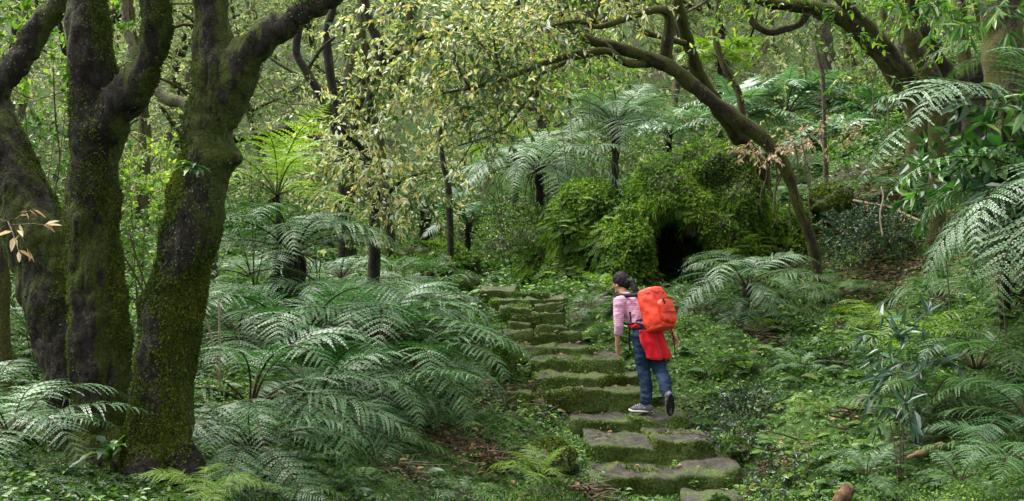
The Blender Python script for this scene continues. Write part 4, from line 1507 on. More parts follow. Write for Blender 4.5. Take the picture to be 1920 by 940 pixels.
# ---- the group of leaning limbs at the upper right
rt = [
    ('dark heavy limbed tree bending left along the top right edge', 'bark_moss', [stem([(1722, 215, 24), (1700, 165, 23), (1678, 130, 22), (1648, 92, 20), (1618, 62, 19), (1585, 36, 17), (1540, 20, 15), (1490, 12, 13), (1440, 4, 11), (1390, -20, 9)], 16.2, 15.5, True),
                                                                       stem([(1520, 15, 8), (1500, 45, 7), (1470, 55, 7), (1440, 60, 7), (1410, 40, 7), (1398, 0, 7), (1400, -60, 6)], 15.7, 15.6),
                                                                       stem([(1640, 85, 9), (1655, 40, 8), (1660, -10, 7), (1690, -90, 5)], 16, 16)], 'bend'),
    ('thin straight limbed tree slanting up to the left across the leaning group', 'bark_moss', [stem([(1752, 210, 13), (1744, 184, 13), (1724, 160, 12), (1702, 136, 11.5), (1675, 100, 11), (1650, 68, 10), (1618, 36, 9), (1580, 4, 8.5), (1530, -50, 7)], 14.8, 14.2, True)], 'thin'),
    ('pale mossy trunk leaning left among the dark limbs', 'bark_olive', [stem([(1768, 205, 20), (1755, 165, 19), (1738, 130, 18), (1718, 95, 17), (1700, 50, 16), (1690, 0, 15), (1680, -80, 12)], 17.2, 17, True)], 'pale'),
    ('dark straight trunk at the right of the leaning limbs', 'bark_dark', [stem([(1792, 200, 27), (1775, 160, 25), (1756, 120, 23), (1738, 80, 22), (1722, 30, 20), (1705, -20, 18), (1680, -120, 15)], 17.8, 17.6, True)], 'dark'),
    ('slim pale trunk rising beside the blackened stump at upper right', 'bark_moss', [stem([(1824, 190, 13), (1818, 145, 12), (1806, 90, 11.5), (1800, 40, 11), (1801, 0, 10.5), (1806, -80, 9)], 16.4, 16.4, True)], 'slim'),
    ('thick straight green brown trunk at the right edge', 'bark_olive', [stem([(1902, 330, 44), (1895, 220, 40), (1888, 120, 38), (1880, 40, 37), (1876, -40, 35), (1870, -160, 30)], 11.6, 11.6, True)], 'thick'),
    ('thin mossy pole of a trunk at the far left edge', 'bark_moss', [stem([(6, 690, 14), (6, 560, 12), (7, 430, 12), (4, 330, 11), (-10, 150, 10)], 9.6, 9.6, True)], 'pole'),
]
for lab, bk, st, nm in rt:
    r_ = tree(lab, st, bk, tuple(st[0][0][0]), seg=12)
    if nm in ('bend', 'thin', 'pale', 'dark', 'slim'):
        la, ta = Acc(), Acc()
        top = st[0][0][-1]
        mid = st[0][0][-4]
        m = {'bend': 60, 'thin': 30, 'pale': 26, 'dark': 26, 'slim': 22}[nm]
        tt = rng.random((m, 1))
        c = np.array(mid)[None] * (1 - tt) + np.array(top)[None] * tt + rng.normal(0, .55, (m, 3))
        sprays(la, ta, c, rdir(m, (-.5, .3)), rng.uniform(.3, .8, m), 16, .10, .5, .5)
        crown_parts(r_, la, 'crown_green', ta)

# blackened stump among them
st = stem([(1836, 165, 30), (1834, 145, 29), (1832, 122, 25), (1830, 112, 12)], 16.0, 16.0, True)
a = Acc()
tube(a, st[0], st[1], 14, 6, rough=.3, freq=5)
o = a.build('stump', M['fern_trunk'], None, smooth=True)
tag(o, 'blackened broken stump between slim pale trunk and thick right trunk', 'stump')

# ---- crooked thin trees behind the pale leaved one
for lab, st, bk in (
    ('dark wavy trunk behind the forked trunks limb, left one of a crooked pair', [stem([(640, 300, 9), (625, 230, 9), (606, 186, 9), (575, 135, 8), (556, 100, 8), (560, 60, 7), (572, 20, 6), (580, -50, 5)], 20, 20, True), stem([(575, 135, 4), (600, 95, 3.5), (628, 70, 3)], 20, 20)], 'bark_dark'),
    ('dark wavy trunk with a sharp bend, right one of a crooked pair', [stem([(655, 320, 9), (645, 250, 9), (628, 190, 9), (615, 110, 8.5), (612, 60, 8), (626, 10, 7), (632, -60, 6)], 20.5, 20.5, True)], 'bark_dark'),
    ('mossy log like trunk lying low behind the pale leaves', [stem([(425, 262, 9), (470, 254, 9), (520, 248, 10), (560, 240, 9), (600, 262, 8), (640, 290, 7)], 19, 18)], 'bark_dark'),
    ('pale leaning trunk seen between the two big mossy trunks', [stem([(400, 560, 11), (392, 300, 11), (350, 203, 11), (318, 188, 11), (296, 172, 11), (262, 120, 9), (240, 60, 8), (230, -20, 7)], 14, 14.5, True)], 'bark_pale'),
    ('thin dark stem behind the drooping tree fern', [stem([(842, 372, 6), (838, 340, 5), (830, 300, 5), (826, 250, 4), (830, 150, 3.5), (822, 40, 3)], 20, 20, True)], 'bark_dark'),
    ('slender stem standing before the silver tree ferns at upper right', [stem([(1390, 200, 7), (1372, 150, 6.5), (1352, 110, 6), (1340, 60, 5.5), (1346, 0, 5), (1350, -60, 4)], 19, 19, True)], 'bark_moss'),
    ('thin bare stem left of the big leaning limbs', [stem([(1545, 235, 4), (1543, 150, 4), (1530, 80, 3.5), (1536, 0, 3)], 18, 18, True)], 'bark_pale'),
    ('pale brown shaggy trunk behind the silver tree ferns', [stem([(1550, 260, 22), (1548, 180, 20), (1545, 120, 19), (1540, 60, 18), (1530, -60, 15)], 26, 26, True)], 'bark_pale'),
):
    tree(lab, st, bk, tuple(st[0][0][0]), seg=8)

# ---- the wooded slope behind: trees one can still tell apart
BGG = 'trees on the wooded slope behind'


def bg_tree(x, y, h, r, lmat, bark, leafsz, nsp, k, label=None, crown_z=(.35, 1.), spread=1.6, lean=.25):
    g = hz(x, y)
    root = empty('tree', (x, y, g))
    tag(root, label, 'tree', BGG)
    a, la, ta = Acc(), Acc(), Acc()
    lx, ly = random.uniform(-lean, lean) * h, random.uniform(-.1, .1) * h
    n = 6
    pts = [Vector((x + lx * (t / n) ** 1.3 + random.uniform(-.2, .2) * (t > 0), y + ly * t / n + random.uniform(-.2, .2), g - .3 + h * t / n)) for t in range(n + 1)]
    tube(a, pts, [r * 1.3, r, r * .85, r * .65, r * .45, r * .3, r * .12], 7, 4, rough=.2, freq=2.5)
    tips = []
    for i in range(random.randint(5, 8)):
        t = random.uniform(crown_z[0] * .8, .95)
        p0 = pts[0].lerp(pts[-1], t) if False else pts[min(n, int(t * n))]
        an = random.uniform(0, 2 * PI)
        L = h * random.uniform(.16, .34)
        p1 = p0 + Vector((math.cos(an) * L * .5, math.sin(an) * L * .5, L * .30)) + Vector([random.uniform(-.15, .15) * L for _ in range(3)])
        p2 = p0 + Vector((math.cos(an) * L, math.sin(an) * L, L * random.uniform(.2, .7)))
        tube(a, [p0, p1, p2], [r * .38, r * .25, r * .08], 5, 4)
        tips += [p0.lerp(p1, .6), p1, p1.lerp(p2, .5), p2]
    a.build('trunk', M[bark], root, smooth=True)
    T = np.array([tuple(p) for p in tips + pts[n // 2:]])
    c = T[rng.integers(0, len(T), nsp)] + rng.normal(0, h * .055, (nsp, 3))
    sprays(la, ta, c, rdir(nsp, (-.4, .5)), rng.uniform(.4, 1.0, nsp) * spread * .6, k, leafsz, .35, .45, .42, .008)
    crown_parts(root, la, lmat, ta)


bgl = {
    'crown_far': 'slender tree with airy olive leaves paled for haze on the slope behind',
    'crown_olive': 'olive leaved tree standing on the slope behind the ferns',
    'crown_green': 'fresh green leaved tree on the slope behind the stair',
}
spots = []
for row, (dist, cnt) in enumerate(((23, 7), (27, 9), (32, 11), (38, 12), (46, 13))):
    for i in range(cnt):
        x = (-.56 + 1.12 * (i + random.uniform(.15, .85)) / cnt) * dist
        spots.append((x, dist + random.uniform(-2, 2), row))
for x, y, row in spots:
    px = x / y * FPX + CX
    if row <= 1 and 1000 < px < 1700:
        if random.random() < .5:
            continue
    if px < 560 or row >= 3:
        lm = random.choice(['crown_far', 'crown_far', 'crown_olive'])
    elif 850 < px < 1330:
        lm = random.choice(['crown_green', 'crown_green', 'crown_olive'])
    else:
        lm = random.choice(['crown_olive', 'crown_green', 'crown_far'])
    h = random.uniform(5.5, 9) * (1 + row * .12)
    bg_tree(x, y, h, random.uniform(.07, .16) * (1 + .2 * row), lm, random.choice(['bark_dark', 'bark_pale', 'bark_moss', 'bark_pale']), .11 + .025 * row, 95 + 10 * row, 19, bgl[lm], crown_z=(.3, 1.))

# ---- far wood reading as one mass of leaves


def far_wood():
    a, t = Acc(), Acc()
    n = 6200
    y = rng.uniform(26, 62, n)
    x = rng.uniform(-.60, .60, n) * y
    z = height(x, y, False) + rng.random(n) ** 1.2 * (2.5 + (y - 26) * .16)
    c = np.stack([x, y, z], 1)
    keep = fbm(c * np.array([.35, .35, .5]), 91, 3) > -.25
    c = c[keep]
    n = len(c)
    sprays(a, t, c, rdir(n, (-.5, .6)), rng.uniform(.6, 1.5, n), 22, .17, .4, .4, .42, .012)
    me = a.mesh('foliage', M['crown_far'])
    o = bpy.data.objects.new('far_woods', me)
    COL.objects.link(o)
    tag(o, kind='stuff')
    me2 = t.mesh('branches', M['twig'])
    o2 = bpy.data.objects.new('branches', me2)
    COL.objects.link(o2)
    o2.parent = o


far_wood()

# ---- understorey thicket on the middle slope (leaf mass, nobody could count the stems)


def thicket():
    a, t = Acc(), Acc()
    n = 2600
    y = rng.uniform(15.5, 30, n)
    x = rng.uniform(-.56, .58, n) * y
    px = x / y * FPX + CX
    h = height(x, y, False)
    z = h + rng.random(n) ** 1.4 * np.where(px < 620, 3.6, 1.6)
    c = np.stack([x, y, z], 1)
    keep = (fbm(c * .6, 95, 3) > -.15) & ~((px > 860) & (px < 1130) & (y < 24)) & ~((px > 1120) & (px < 1480) & (y < 19.5)) & ~((px > 1480) & (y < 19))
    c = c[keep]
    n = len(c)
    sprays(a, t, c, rdir(n, (-.4, .7)), rng.uniform(.35, .9, n), 15, .095, .4, .4, .42, .006)
    o = bpy.data.objects.new('thicket_foliage', a.mesh('thicket_foliage', M['crown_olive']))
    COL.objects.link(o)
    tag(o, kind='stuff')
    o2 = bpy.data.objects.new('branches', t.mesh('branches', M['twig']))
    COL.objects.link(o2)
    o2.parent = o


thicket()


# ================================================================= shrubs and single plants
def shrub(px, py, D, rx, rz, n, k, size, lmat, label, name='shrub', ry=None, seglen=(.12, .3), wr=.45, droop=.2, hang=.1, bias=0, stems=4, spread=.8, cat='shrub', anchor=None):
    c = at(px, py, D)
    g = hz(c.x, c.y)
    root = empty(name, (c.x, c.y, min(g, c.z - .05)))
    tag(root, label, cat)
    a, la, ta = Acc(), Acc(), Acc()
    ry = ry or rx
    off = rdir(n, (-.7, 1)) * (rng.random(n) ** .4)[:, None] * np.array([rx, ry, rz])
    p = np.array(c)[None] + off
    sprays(la, ta, p, off / np.array([rx, ry, rz]) + rdir(n) * .5, rng.uniform(*seglen, n), k, size, droop, hang, wr, .004, bias=bias, spread=spread)
    for i in range(stems):
        q = p[i % n]
        b = Vector((c.x + random.uniform(-.1, .1) * rx, c.y, min(g, c.z - .05) - .05)) if anchor is None else Vector(anchor)
        tube(a, [b, b.lerp(Vector(q), .5) + Vector((0, 0, .06)), Vector(q)], [.009, .006, .003], 5, 4)
    a.build('stems', M['twig'], root, smooth=True)
    la.merge(ta, 1)
    la.build('foliage', [M[lmat], M['twig']], root)
    return root


shrub(1628, 435, 14.9, .52, .30, 330, 15, .05, 'shrub_dark', 'rounded dark green bush on the brown slope below the dead branch')
shrub(1715, 690, 8.5, .30, .34, 26, 7, .17, 'blue_leaf', 'bluish shrub with long pointed leaves on the right bank', wr=.26, seglen=(.1, .25), hang=.35)
shrub(1690, 770, 8.3, .14, .12, 8, 6, .14, 'blue_leaf', 'small bluish shoot with drooping leaves below the long leaved shrub', wr=.26, hang=.3, stems=3)
shrub(1880, 270, 8.8, .34, .42, 46, 9, .17, 'broad', 'glossy broad leaved shrub against the thick right trunk', wr=.42, hang=.3, stems=1)
shrub(1790, 340, 10., .30, .36, 34, 8, .15, 'broad', 'broad leaved shrub in front of the long pale frond', wr=.38, hang=.4, stems=1)
shrub(1740, 25, 10.5, .34, .16, 22, 9, .15, 'broad', 'spray of fresh green leaves hanging in at the top right', wr=.26, hang=.6, bias=.3, stems=2, name='leafy_branch', cat='branch', anchor=at(1880, -60, 11.4))
shrub(1870, 30, 8.8, .26, .12, 12, 8, .15, 'broad', 'leafy branch crossing the thick right trunk near the top', wr=.22, hang=.5, bias=.2, stems=2, name='leafy_branch', cat='branch', anchor=at(1960, -60, 9.6))
shrub(1890, 400, 8.4, .22, .22, 18, 8, .15, 'shrub_dark', 'dark broad leaves hanging among the ferns at the right edge', wr=.4, hang=.5, stems=1)
shrub(1520, 262, 15.2, .72, .14, 40, 8, .075, 'dry_leaf', 'spray of dry tan leaves on thin twigs right of the leaning trunk', wr=.34, hang=.8, stems=5, name='dry_branch', cat='branch', anchor=at(1455, 292, 14.45))
shrub(1440, 285, 14.2, .30, .10, 26, 8, .075, 'dry_leaf', 'dry cream coloured leaves clinging to the bend of the leaning trunk', wr=.34, hang=.8, stems=4, name='dry_branch', cat='branch', anchor=at(1455, 292, 14.45))
shrub(480, 330, 13.2, .5, .5, 30, 10, .07, 'crown_green', 'yellowish low shrub right of the forked trunks stub', wr=.4)
shrub(265, 420, 11.5, .45, .9, 110, 11, .075, 'crown_green', 'sunlit thin shrub between the two big mossy trunks')
shrub(70, 120, 11.0, .9, .9, 120, 11, .085, 'crown_green', 'leafy green shrub high at the left edge behind the leaning limb')
shrub(60, 330, 11.5, .6, .6, 60, 10, .085, 'broad', 'shrub with broad green leaves above the leaning stem at the left', wr=.45)
shrub(330, 350, 16., .6, .8, 60, 11, .075, 'crown_green', 'bright shrub behind the twin stemmed tree')
shrub(40, 520, 11.8, .5, .6, 70, 11, .06, 'herb', 'weedy thicket at the left edge behind the mossy pole')
shrub(1030, 455, 20.0, .55, .5, 130, 12, .06, 'shrub_dark', 'dark bush under the drooping tree fern')
shrub(1100, 330, 21.0, .7, .5, 150, 12, .07, 'herb', 'green bush between the two black fern trunks')
shrub(900, 500, 20.5, .5, .35, 120, 12, .06, 'herb', 'leafy bush just behind the top of the stair')
shrub(1090, 125, 17.0, .8, .45, 110, 14, .07, 'crown_green', 'bright fresh green foliage of a young tree behind the long branches', name='young_tree', cat='tree')
shrub(960, 150, 19.0, 1.3, .9, 150, 14, .08, 'crown_green', 'young tree with small yellow green leaves behind the long branches', name='young_tree', cat='tree')
shrub(905, 655, 12.6, .22, .20, 60, 9, .055, 'shrub_dark', 'dark leaved plant beside the upright mossy stone', stems=3)
shrub(1400, 760, 10.9, .30, .16, 90, 10, .045, 'shrub_dark', 'low dark bushy plant right of the hikers trailing shoe')
shrub(1370, 820, 10.0, .20, .14, 50, 10, .045, 'shrub_dark', 'low dark plant at the right end of the second step')
shrub(1500, 900, 8.9, .36, .12, 80, 10, .045, 'shrub_dark', 'dark small leaved plant at the bottom right of the stair')
shrub(12, 418, 6.2, .06, .04, 4, 5, .075, 'dry_leaf', 'little branch with red brown and green leaves at the left edge', wr=.35, hang=.4, stems=1, name='leafy_branch', cat='branch', anchor=at(-60, 450, 6.6))

# ---- dead stems, fallen wood, hanging roots


def stick(rows, d0, d1, mat, label, name='dead_stem', ground_to=False, seg=6, cat=None, rough=.15):
    P_, R_ = stem(rows, d0, d1, ground_to)
    a = Acc()
    tube(a, P_, R_, seg, 6, rough=rough, freq=6 if seg < 10 else 28)
    o = a.build(name, M[mat], None, smooth=True)
    tag(o, label, cat or name.replace('_', ' '))
    return o


stick([(412, 735, 2.2), (412, 660, 2.2), (411, 600, 2.), (410, 560, 1.8)], 8.2, 8.2, 'twig_pale', 'upright reddish brown dead stem in front of the ferns', ground_to=False)
stick([(410, 715, 2.), (402, 660, 1.8), (390, 610, 1.6), (380, 585, 1.2)], 8.25, 8.2, 'twig_pale', 'slanting yellowish dead stem beside the upright one')
stick([(1600, 376, 2.6), (1640, 384, 2.8), (1672, 390, 2.8), (1700, 404, 3.), (1738, 420, 3.4)], 15.2, 14.4, 'twig_pale', 'long pale dead branch lying across the brown slope', 'fallen_branch')
stick([(1700, 860, 3), (1712, 855, 6), (1735, 848, 7.5), (1755, 836, 6), (1772, 838, 6.5), (1790, 828, 2)], 7.6, 7.7, 'log', 'short pale piece of rotting branch low on the right bank', 'fallen_branch', seg=16, rough=.45)
stick([(1572, 962, 17), (1580, 938, 16), (1587, 922, 14), (1589, 917, 12), (1590, 915, 6)], 7.7, 7.8, 'log', 'orange brown rotten stump at the bottom edge right of the stair', 'stump', seg=16, rough=.5)
stick([(949, 704, 4.6), (948, 692, 5.), (946, 684, 4.5), (946, 679, 2.5)], 12.35, 12.4, 'log', 'broken dark root stub on the upright mossy stone', 'root_stub')
stick([(1655, 445, 1.6), (1650, 405, 1.5), (1656, 370, 1.3), (1652, 350, 1.)], 14.2, 14.4, 'twig_pale', 'thin yellow stalk standing in front of the rounded dark bush')
stick([(1710, 330, 3), (1750, 325, 3.4), (1785, 350, 4.), (1770, 300, 3)], 11.5, 11.8, 'bark_moss', 'crooked mossy yellow stem under the broad leaved shrub', 'dead_stem')
stick([(960, 200, 1.2), (900, 250, 1.2), (860, 310, 1.2)], 13, 13, 'twig', 'thin hanging twig left of the long branches', 'twig')
for i, (x, y0, y1, dx) in enumerate(((1452, 285, 420, 6), (1466, 290, 400, -14), (1438, 300, 395, -12), (1490, 270, 380, 8), (1480, 300, 430, 4), (1502, 265, 350, 14), (1445, 240, 330, 4), (1512, 300, 420, 10), (1628, 130, 235, 18), (1660, 180, 290, 10))):
    stick([(x, y0, 1.7), (x + dx * .3 + 3, (y0 * 2 + y1) / 3, 1.6), (x + dx * .7 - 3, (y0 + 2 * y1) / 3, 1.5), (x + dx, y1, 1.2)], 14.3 + .05 * i, 14.4, 'twig', 'thin brown root hanging down around the bend of the leaning trunk' if i < 8 else 'thin vine hanging from the big leaning limbs', 'hanging_root' if i < 8 else 'vine', seg=5)['group'] = 'hanging roots and vines'
# thin bare shoots and creepers in the left half
for i, rows in enumerate(([(100, 130, 1.4), (104, 220, 1.6), (112, 290, 1.4), (108, 340, 1.2)], [(240, 430, 1.6), (268, 520, 1.8), (290, 575, 1.6)], [(225, 470, 2.), (250, 510, 2.2), (276, 560, 2.)], [(230, 240, 1.2), (270, 270, 1.2), (300, 260, 1.)], [(0, 150, 1.4), (60, 185, 1.3), (130, 170, 1.)], [(470, 140, 1.2), (520, 190, 1.3), (590, 200, 1.2), (640, 240, 1.)], [(480, 260, 1.3), (540, 210, 1.2), (600, 230, 1.)])):
    stick(rows, 10.5 if i < 5 else 14, 10.8 if i < 5 else 14.3, 'twig', ('thin curved creeper stem hanging behind the big mossy trunks' if i < 5 else 'thin bare twig arching behind the forked trunks stub'), 'creeper_stem' if i < 5 else 'twig', seg=5)['group'] = 'thin stems in the left half'

shrub(1010, 440, 17.6, .36, .40, 120, 12, .05, 'herb', 'leafy bush hiding the foot of the drooping tree fern', stems=3)
shrub(1085, 400, 18.6, .50, .34, 130, 12, .055, 'shrub_dark', 'dark bush on top of the overgrown bank', stems=3)
shrub(950, 430, 20.5, .55, .45, 140, 12, .06, 'herb', 'bush left of the drooping tree fern above the stair', stems=3)
# ================================================================= the hiker
BD = 11.15


def J(px, py, dd=0.):
    return np.array(at(px, py, BD + dd))


def sweep(acc, pts, radii, flat=None, axis=None, step=.35):
    """dense overlapping balls along a bone chain; flat/axis squash them along one direction"""
    bm = bmesh.new()
    bmesh.ops.create_icosphere(bm, subdivisions=2, radius=1)
    sv = np.array([v.co[:] for v in bm.verts])
    sf = np.array([[v.index for v in f.verts] for f in bm.faces])
    bm.free()
    pts = [np.asarray(p, float) for p in pts]
    for k in range(len(pts) - 1):
        a, b = pts[k], pts[k + 1]
        ra, rb = radii[k], radii[k + 1]
        m = max(2, int(np.linalg.norm(b - a) / (step * max(.3 * max(ra, rb), min(ra, rb)))) + 1)
        for t in np.linspace(0, 1, m):
            r = ra + (rb - ra) * t
            v = sv * r
            if axis is not None:
                ax = nrm(axis)
                v = v - np.outer(v @ ax, ax) * (1 - flat)
            acc.add(v + a + (b - a) * t, None, sf)


H = np.array([-.80, .60, 0.])          # the way she walks
R = np.array([.60, .80, 0.])           # her right-hand side
UPV = np.array([0, 0, 1.])

pelvis = J(1210, 630)
waist = J(1199, 605, .04)
chest = J(1185, 580, .12)
neck0 = J(1174, 559, .20)
neck1 = J(1169, 551, .23)
head = J(1165, 532, .28)
lhip, rhip = pelvis - R * .085, pelvis + R * .085
lknee, rknee = J(1206, 694, -.08), J(1236, 690, -.10)
lank, rank = J(1212, 756, -.18), J(1251, 741, -.36)
lsh, rsh = J(1161, 568, .02), J(1204, 563, .30)
lelb, relb = J(1160, 612, -.04), J(1246, 604, .16)
lwri, rwri = J(1157, 648, .02), J(1262, 627, .20)
lhand, rhand = J(1158, 660, .04), J(1267, 636, .21)

person = None
a = Acc()
TUP = nrm(neck0 - pelvis)
# torso, legs, arms, neck and head of one body
sweep(a, [pelvis, waist, chest, neck0 - TUP * .02], [.135, .112, .128, .085], .68, H)
sweep(a, [lhip, lknee, lank], [.078, .050, .034])
sweep(a, [rhip, rknee, rank], [.078, .050, .034])
sweep(a, [neck0, lsh], [.055, .045])
sweep(a, [neck0, rsh], [.055, .045])
sweep(a, [lsh, lelb], [.045, .034])
sweep(a, [lelb, lwri], [.033, .022])
sweep(a, [rsh, relb], [.045, .034])
sweep(a, [relb, rwri], [.033, .022])
sweep(a, [neck0, neck1, head], [.046, .043, .05])
FACE = nrm(np.array([-.64, .66, -.68]))     # where the face points
HS = nrm(np.cross(FACE, UPV))
HU = np.cross(HS, FACE)
sweep(a, [head + HU * .012, head + HU * .018], [.092, .090], .84, HS)
sweep(a, [head + FACE * .03 - HU * .03, head + FACE * .055 - HU * .075], [.066, .030], .9, HS)   # jaw, chin
sweep(a, [head + FACE * .085 + HU * .005, head + FACE * .108 - HU * .028], [.010, .013])             # nose
sweep(a, [head + FACE * .082 - HU * .050 - HS * .015, head + FACE * .082 - HU * .050 + HS * .015], [.010, .010])  # lips
for sg in (-1, 1):
    sweep(a, [head + HS * sg * .074 - HU * .005, head + HS * sg * .078 - HU * .028 + FACE * .004], [.014, .010], .6, HS)   # ears
    sweep(a, [head + FACE * .068 + HS * sg * .030 + HU * .020, head + FACE * .070 + HS * sg * .045 + HU * .018], [.012, .010])  # brows


def hand(acc, wr, kn, palm_n, thumb_side, curl):
    """palm and five separate, unequal, curled fingers"""
    d = nrm(kn - wr)
    n = nrm(palm_n - d * np.dot(palm_n, d))     # the way the palm faces (fingers curl to it)
    s = np.cross(d, n) * thumb_side             # towards the thumb
    sweep(acc, [wr, wr + d * .045, wr + d * .080], [.021, .032, .033], .48, n)
    for i, (off, L) in enumerate(((.026, .066), (.009, .074), (-.009, .069), (-.025, .054))):
        p0 = wr + d * .070 + s * off * .8
        dd = d + s * off * 2.5
        pts = [p0]
        c = d + s * off * 3
        ang = 0
        for j, fr in enumerate((.18, .38, .26, .18)):
            ang += curl[i] * (0, .5, .6, .5)[j]
            di = nrm(c) * math.cos(ang) + n * math.sin(ang)
            pts.append(pts[-1] + di * (L + .02) * fr)
        sweep(acc, pts, [.0105, .0100, .0095, .0088, .0072])
    t0 = wr + d * .022 + s * .022
    sweep(acc, [t0, t0 + s * .022 + d * .024 + n * .008, t0 + s * .028 + d * .050 + n * .016, t0 + s * .026 + d * .072 + n * .026], [.0145, .0120, .0105, .0085])


hand(a, lwri, lhand, np.array([.62, -.35, .1]), -1, (.5, .62, .7, .75))
hand(a, rwri, rhand, np.array([-.75, -.35, -.2]), 1, (.75, .85, .95, 1.0))
body = a.build('person', None or M['twig'], None, smooth=True)
body.data.materials.clear()
skin = plain_mat('skin', (.42, .22, .145), .5, .35, .08, 40., .1)
body.data.materials.append(skin)
remesh(body, .0055, 3, .5)
if not len(body.data.materials):
    body.data.materials.append(skin)
person = body
tag(person, 'hiker seen from behind in pink striped top and jeans, climbing the stair', 'person')


def cloth(name, build, mat, voxel=.008, sm=5, amp=.006, freq=22., stretch=(1, 1, 1), seed=1):
    a = Acc()
    build(a)
    o = bpy.data.objects.new(name, a.mesh(name, mat, True))
    COL.objects.link(o)
    o.data.materials.clear()
    o.data.materials.append(mat)
    remesh(o, voxel, sm, .5)
    if not len(o.data.materials):
        o.data.materials.append(mat)
    if amp:
        v, n = mesh_arrays(o.data)
        set_co(o.data, v + n * (amp * fbm(v * freq * np.array(stretch), seed, 3))[:, None])
    o.parent = person
    return o


def lerp(p, q, t):
    return p + (q - p) * t


denim, nt, out_ = newmat('blue_denim')
geo = N(nt, 'ShaderNodeTexCoord')
n1 = N(nt, 'ShaderNodeTexNoise', ins={'Scale': 7., 'Detail': 4.})
n2 = N(nt, 'ShaderNodeTexNoise', ins={'Scale': 180., 'Detail': 2.})
nt.links.new(geo.outputs['Object'], n1.inputs['Vector'])
nt.links.new(geo.outputs['Object'], n2.inputs['Vector'])
ad = N(nt, 'ShaderNodeMath', operation='MULTIPLY_ADD')
nt.links.new(n2.outputs['Fac'], ad.inputs[0])
ad.inputs[1].default_value = .35
nt.links.new(n1.outputs['Fac'], ad.inputs[2])
rp = ramp(nt, [(.45, (.0035, .008, .020)), (.68, (.008, .019, .046)), (.9, (.022, .046, .095))])
nt.links.new(ad.outputs[0], rp.inputs['Fac'])
pb = N(nt, 'ShaderNodeBsdfPrincipled', ins={'Roughness': .85, 'Specular IOR Level': .2})
nt.links.new(rp.outputs['Color'], pb.inputs['Base Color'])
bu = N(nt, 'ShaderNodeBump', ins={'Strength': .3, 'Distance': .004})
nt.links.new(ad.outputs[0], bu.inputs['Height'])
nt.links.new(bu.outputs[0], pb.inputs['Normal'])
nt.links.new(pb.outputs[0], out_.inputs['Surface'])


def jeans(a):
    sweep(a, [lerp(pelvis, waist, .75), pelvis, pelvis - UPV * .03], [.126, .148, .140], .74, H)
    for hip, kn, an in ((lhip, lknee, lank), (rhip, rknee, rank)):
        back = -H * .025
        sweep(a, [hip, lerp(hip, kn, .45) + back * .4, kn, lerp(kn, an, .4) - H * .02, lerp(kn, an, .93)], [.102, .089, .073, .068, .061])
    sweep(a, [lhip - H * .045 - UPV * .01, rhip - H * .045 - UPV * .01], [.085, .085])


cloth('jeans', jeans, denim, amp=.008, freq=15, stretch=(1, 1, 2.2))

shirt_m, nt, out_ = newmat('pink_striped_jersey')
geo = N(nt, 'ShaderNodeTexCoord')
wv = N(nt, 'ShaderNodeTexWave', wave_type='BANDS', bands_direction='Z', ins={'Scale': 15., 'Distortion': 2.2, 'Detail': 1., 'Detail Scale': 1.5})
nt.links.new(geo.outputs['Object'], wv.inputs['Vector'])
rp = ramp(nt, [(.30, (.40, .20, .31)), (.55, (.50, .28, .39))])
nt.links.new(wv.outputs['Fac'], rp.inputs['Fac'])
pb = N(nt, 'ShaderNodeBsdfPrincipled', ins={'Roughness': .9, 'Specular IOR Level': .15, 'Sheen Weight': .2})
nt.links.new(rp.outputs['Color'], pb.inputs['Base Color'])
nt.links.new(pb.outputs[0], out_.inputs['Surface'])


def shirt(a):
    sweep(a, [lerp(pelvis, waist, .62), waist, chest, neck0 - TUP * .035], [.132, .126, .143, .095], .72, H)
    for sh, el, wr, fr in ((lsh, lelb, lwri, .30), (rsh, relb, rwri, .35)):
        sweep(a, [lerp(neck0 - TUP * .03, sh, .2), sh, lerp(sh, el, .5), el, lerp(el, wr, fr)], [.074, .066, .058, .051, .048])


cloth('striped_top', shirt, shirt_m, amp=.006, freq=18, stretch=(1, 1, 1.6), seed=5)

hair_m = plain_mat('black_hair', (.006, .005, .006), .6, .15, .3, 60., .5, .004)


def hair(a):
    c = head + HU * .018 - FACE * .014
    sweep(a, [c, c + HU * .014], [.102, .098], .86, HS)
    sweep(a, [head - FACE * .05 - HU * .03, head - FACE * .045 - HU * .055], [.062, .04], .95, HS)
    tail0 = head - FACE * .092 - HU * .035
    sweep(a, [tail0, tail0 - FACE * .035 - HU * .03, J(1192, 545, .13), J(1196, 558, .10), J(1194, 572, .07)], [.030, .036, .036, .030, .014])


def trim_hair():
    o = cloth('hair', hair, hair_m, .006, 3, .003, 60.)
    v, n = mesh_arrays(o.data)
    q = v - head
    # hair line: keep the face clear by sinking the front-lower cap under the skin
    f, u = q @ FACE, q @ HU
    m = np.clip((f - .012 - (u - .005) * .55) / .03, 0, 1) * np.clip((.078 - u) / .03, 0, 1)
    tgt = head + q * .70
    set_co(o.data, v * (1 - m[:, None]) + tgt * m[:, None])
    vv, nn = mesh_arrays(o.data)
    # strands
    st = fbm(np.stack([vv @ HS * 90, vv @ FACE * 18, vv @ HU * 18], 1), 3, 2) * .003
    set_co(o.data, vv + nn * st[:, None])


trim_hair()
# eyes
for sg in (-1, 1):
    a = Acc()
    e = head + FACE * .074 + HS * sg * .034 + HU * .004
    sweep(a, [e, e + HS * sg * .002], [.0105, .0105])
    o = bpy.data.objects.new('eye', a.mesh('eye', plain_mat('dark_eye', (.03, .02, .015), .2, .5), True))
    COL.objects.link(o)
    o.parent = person

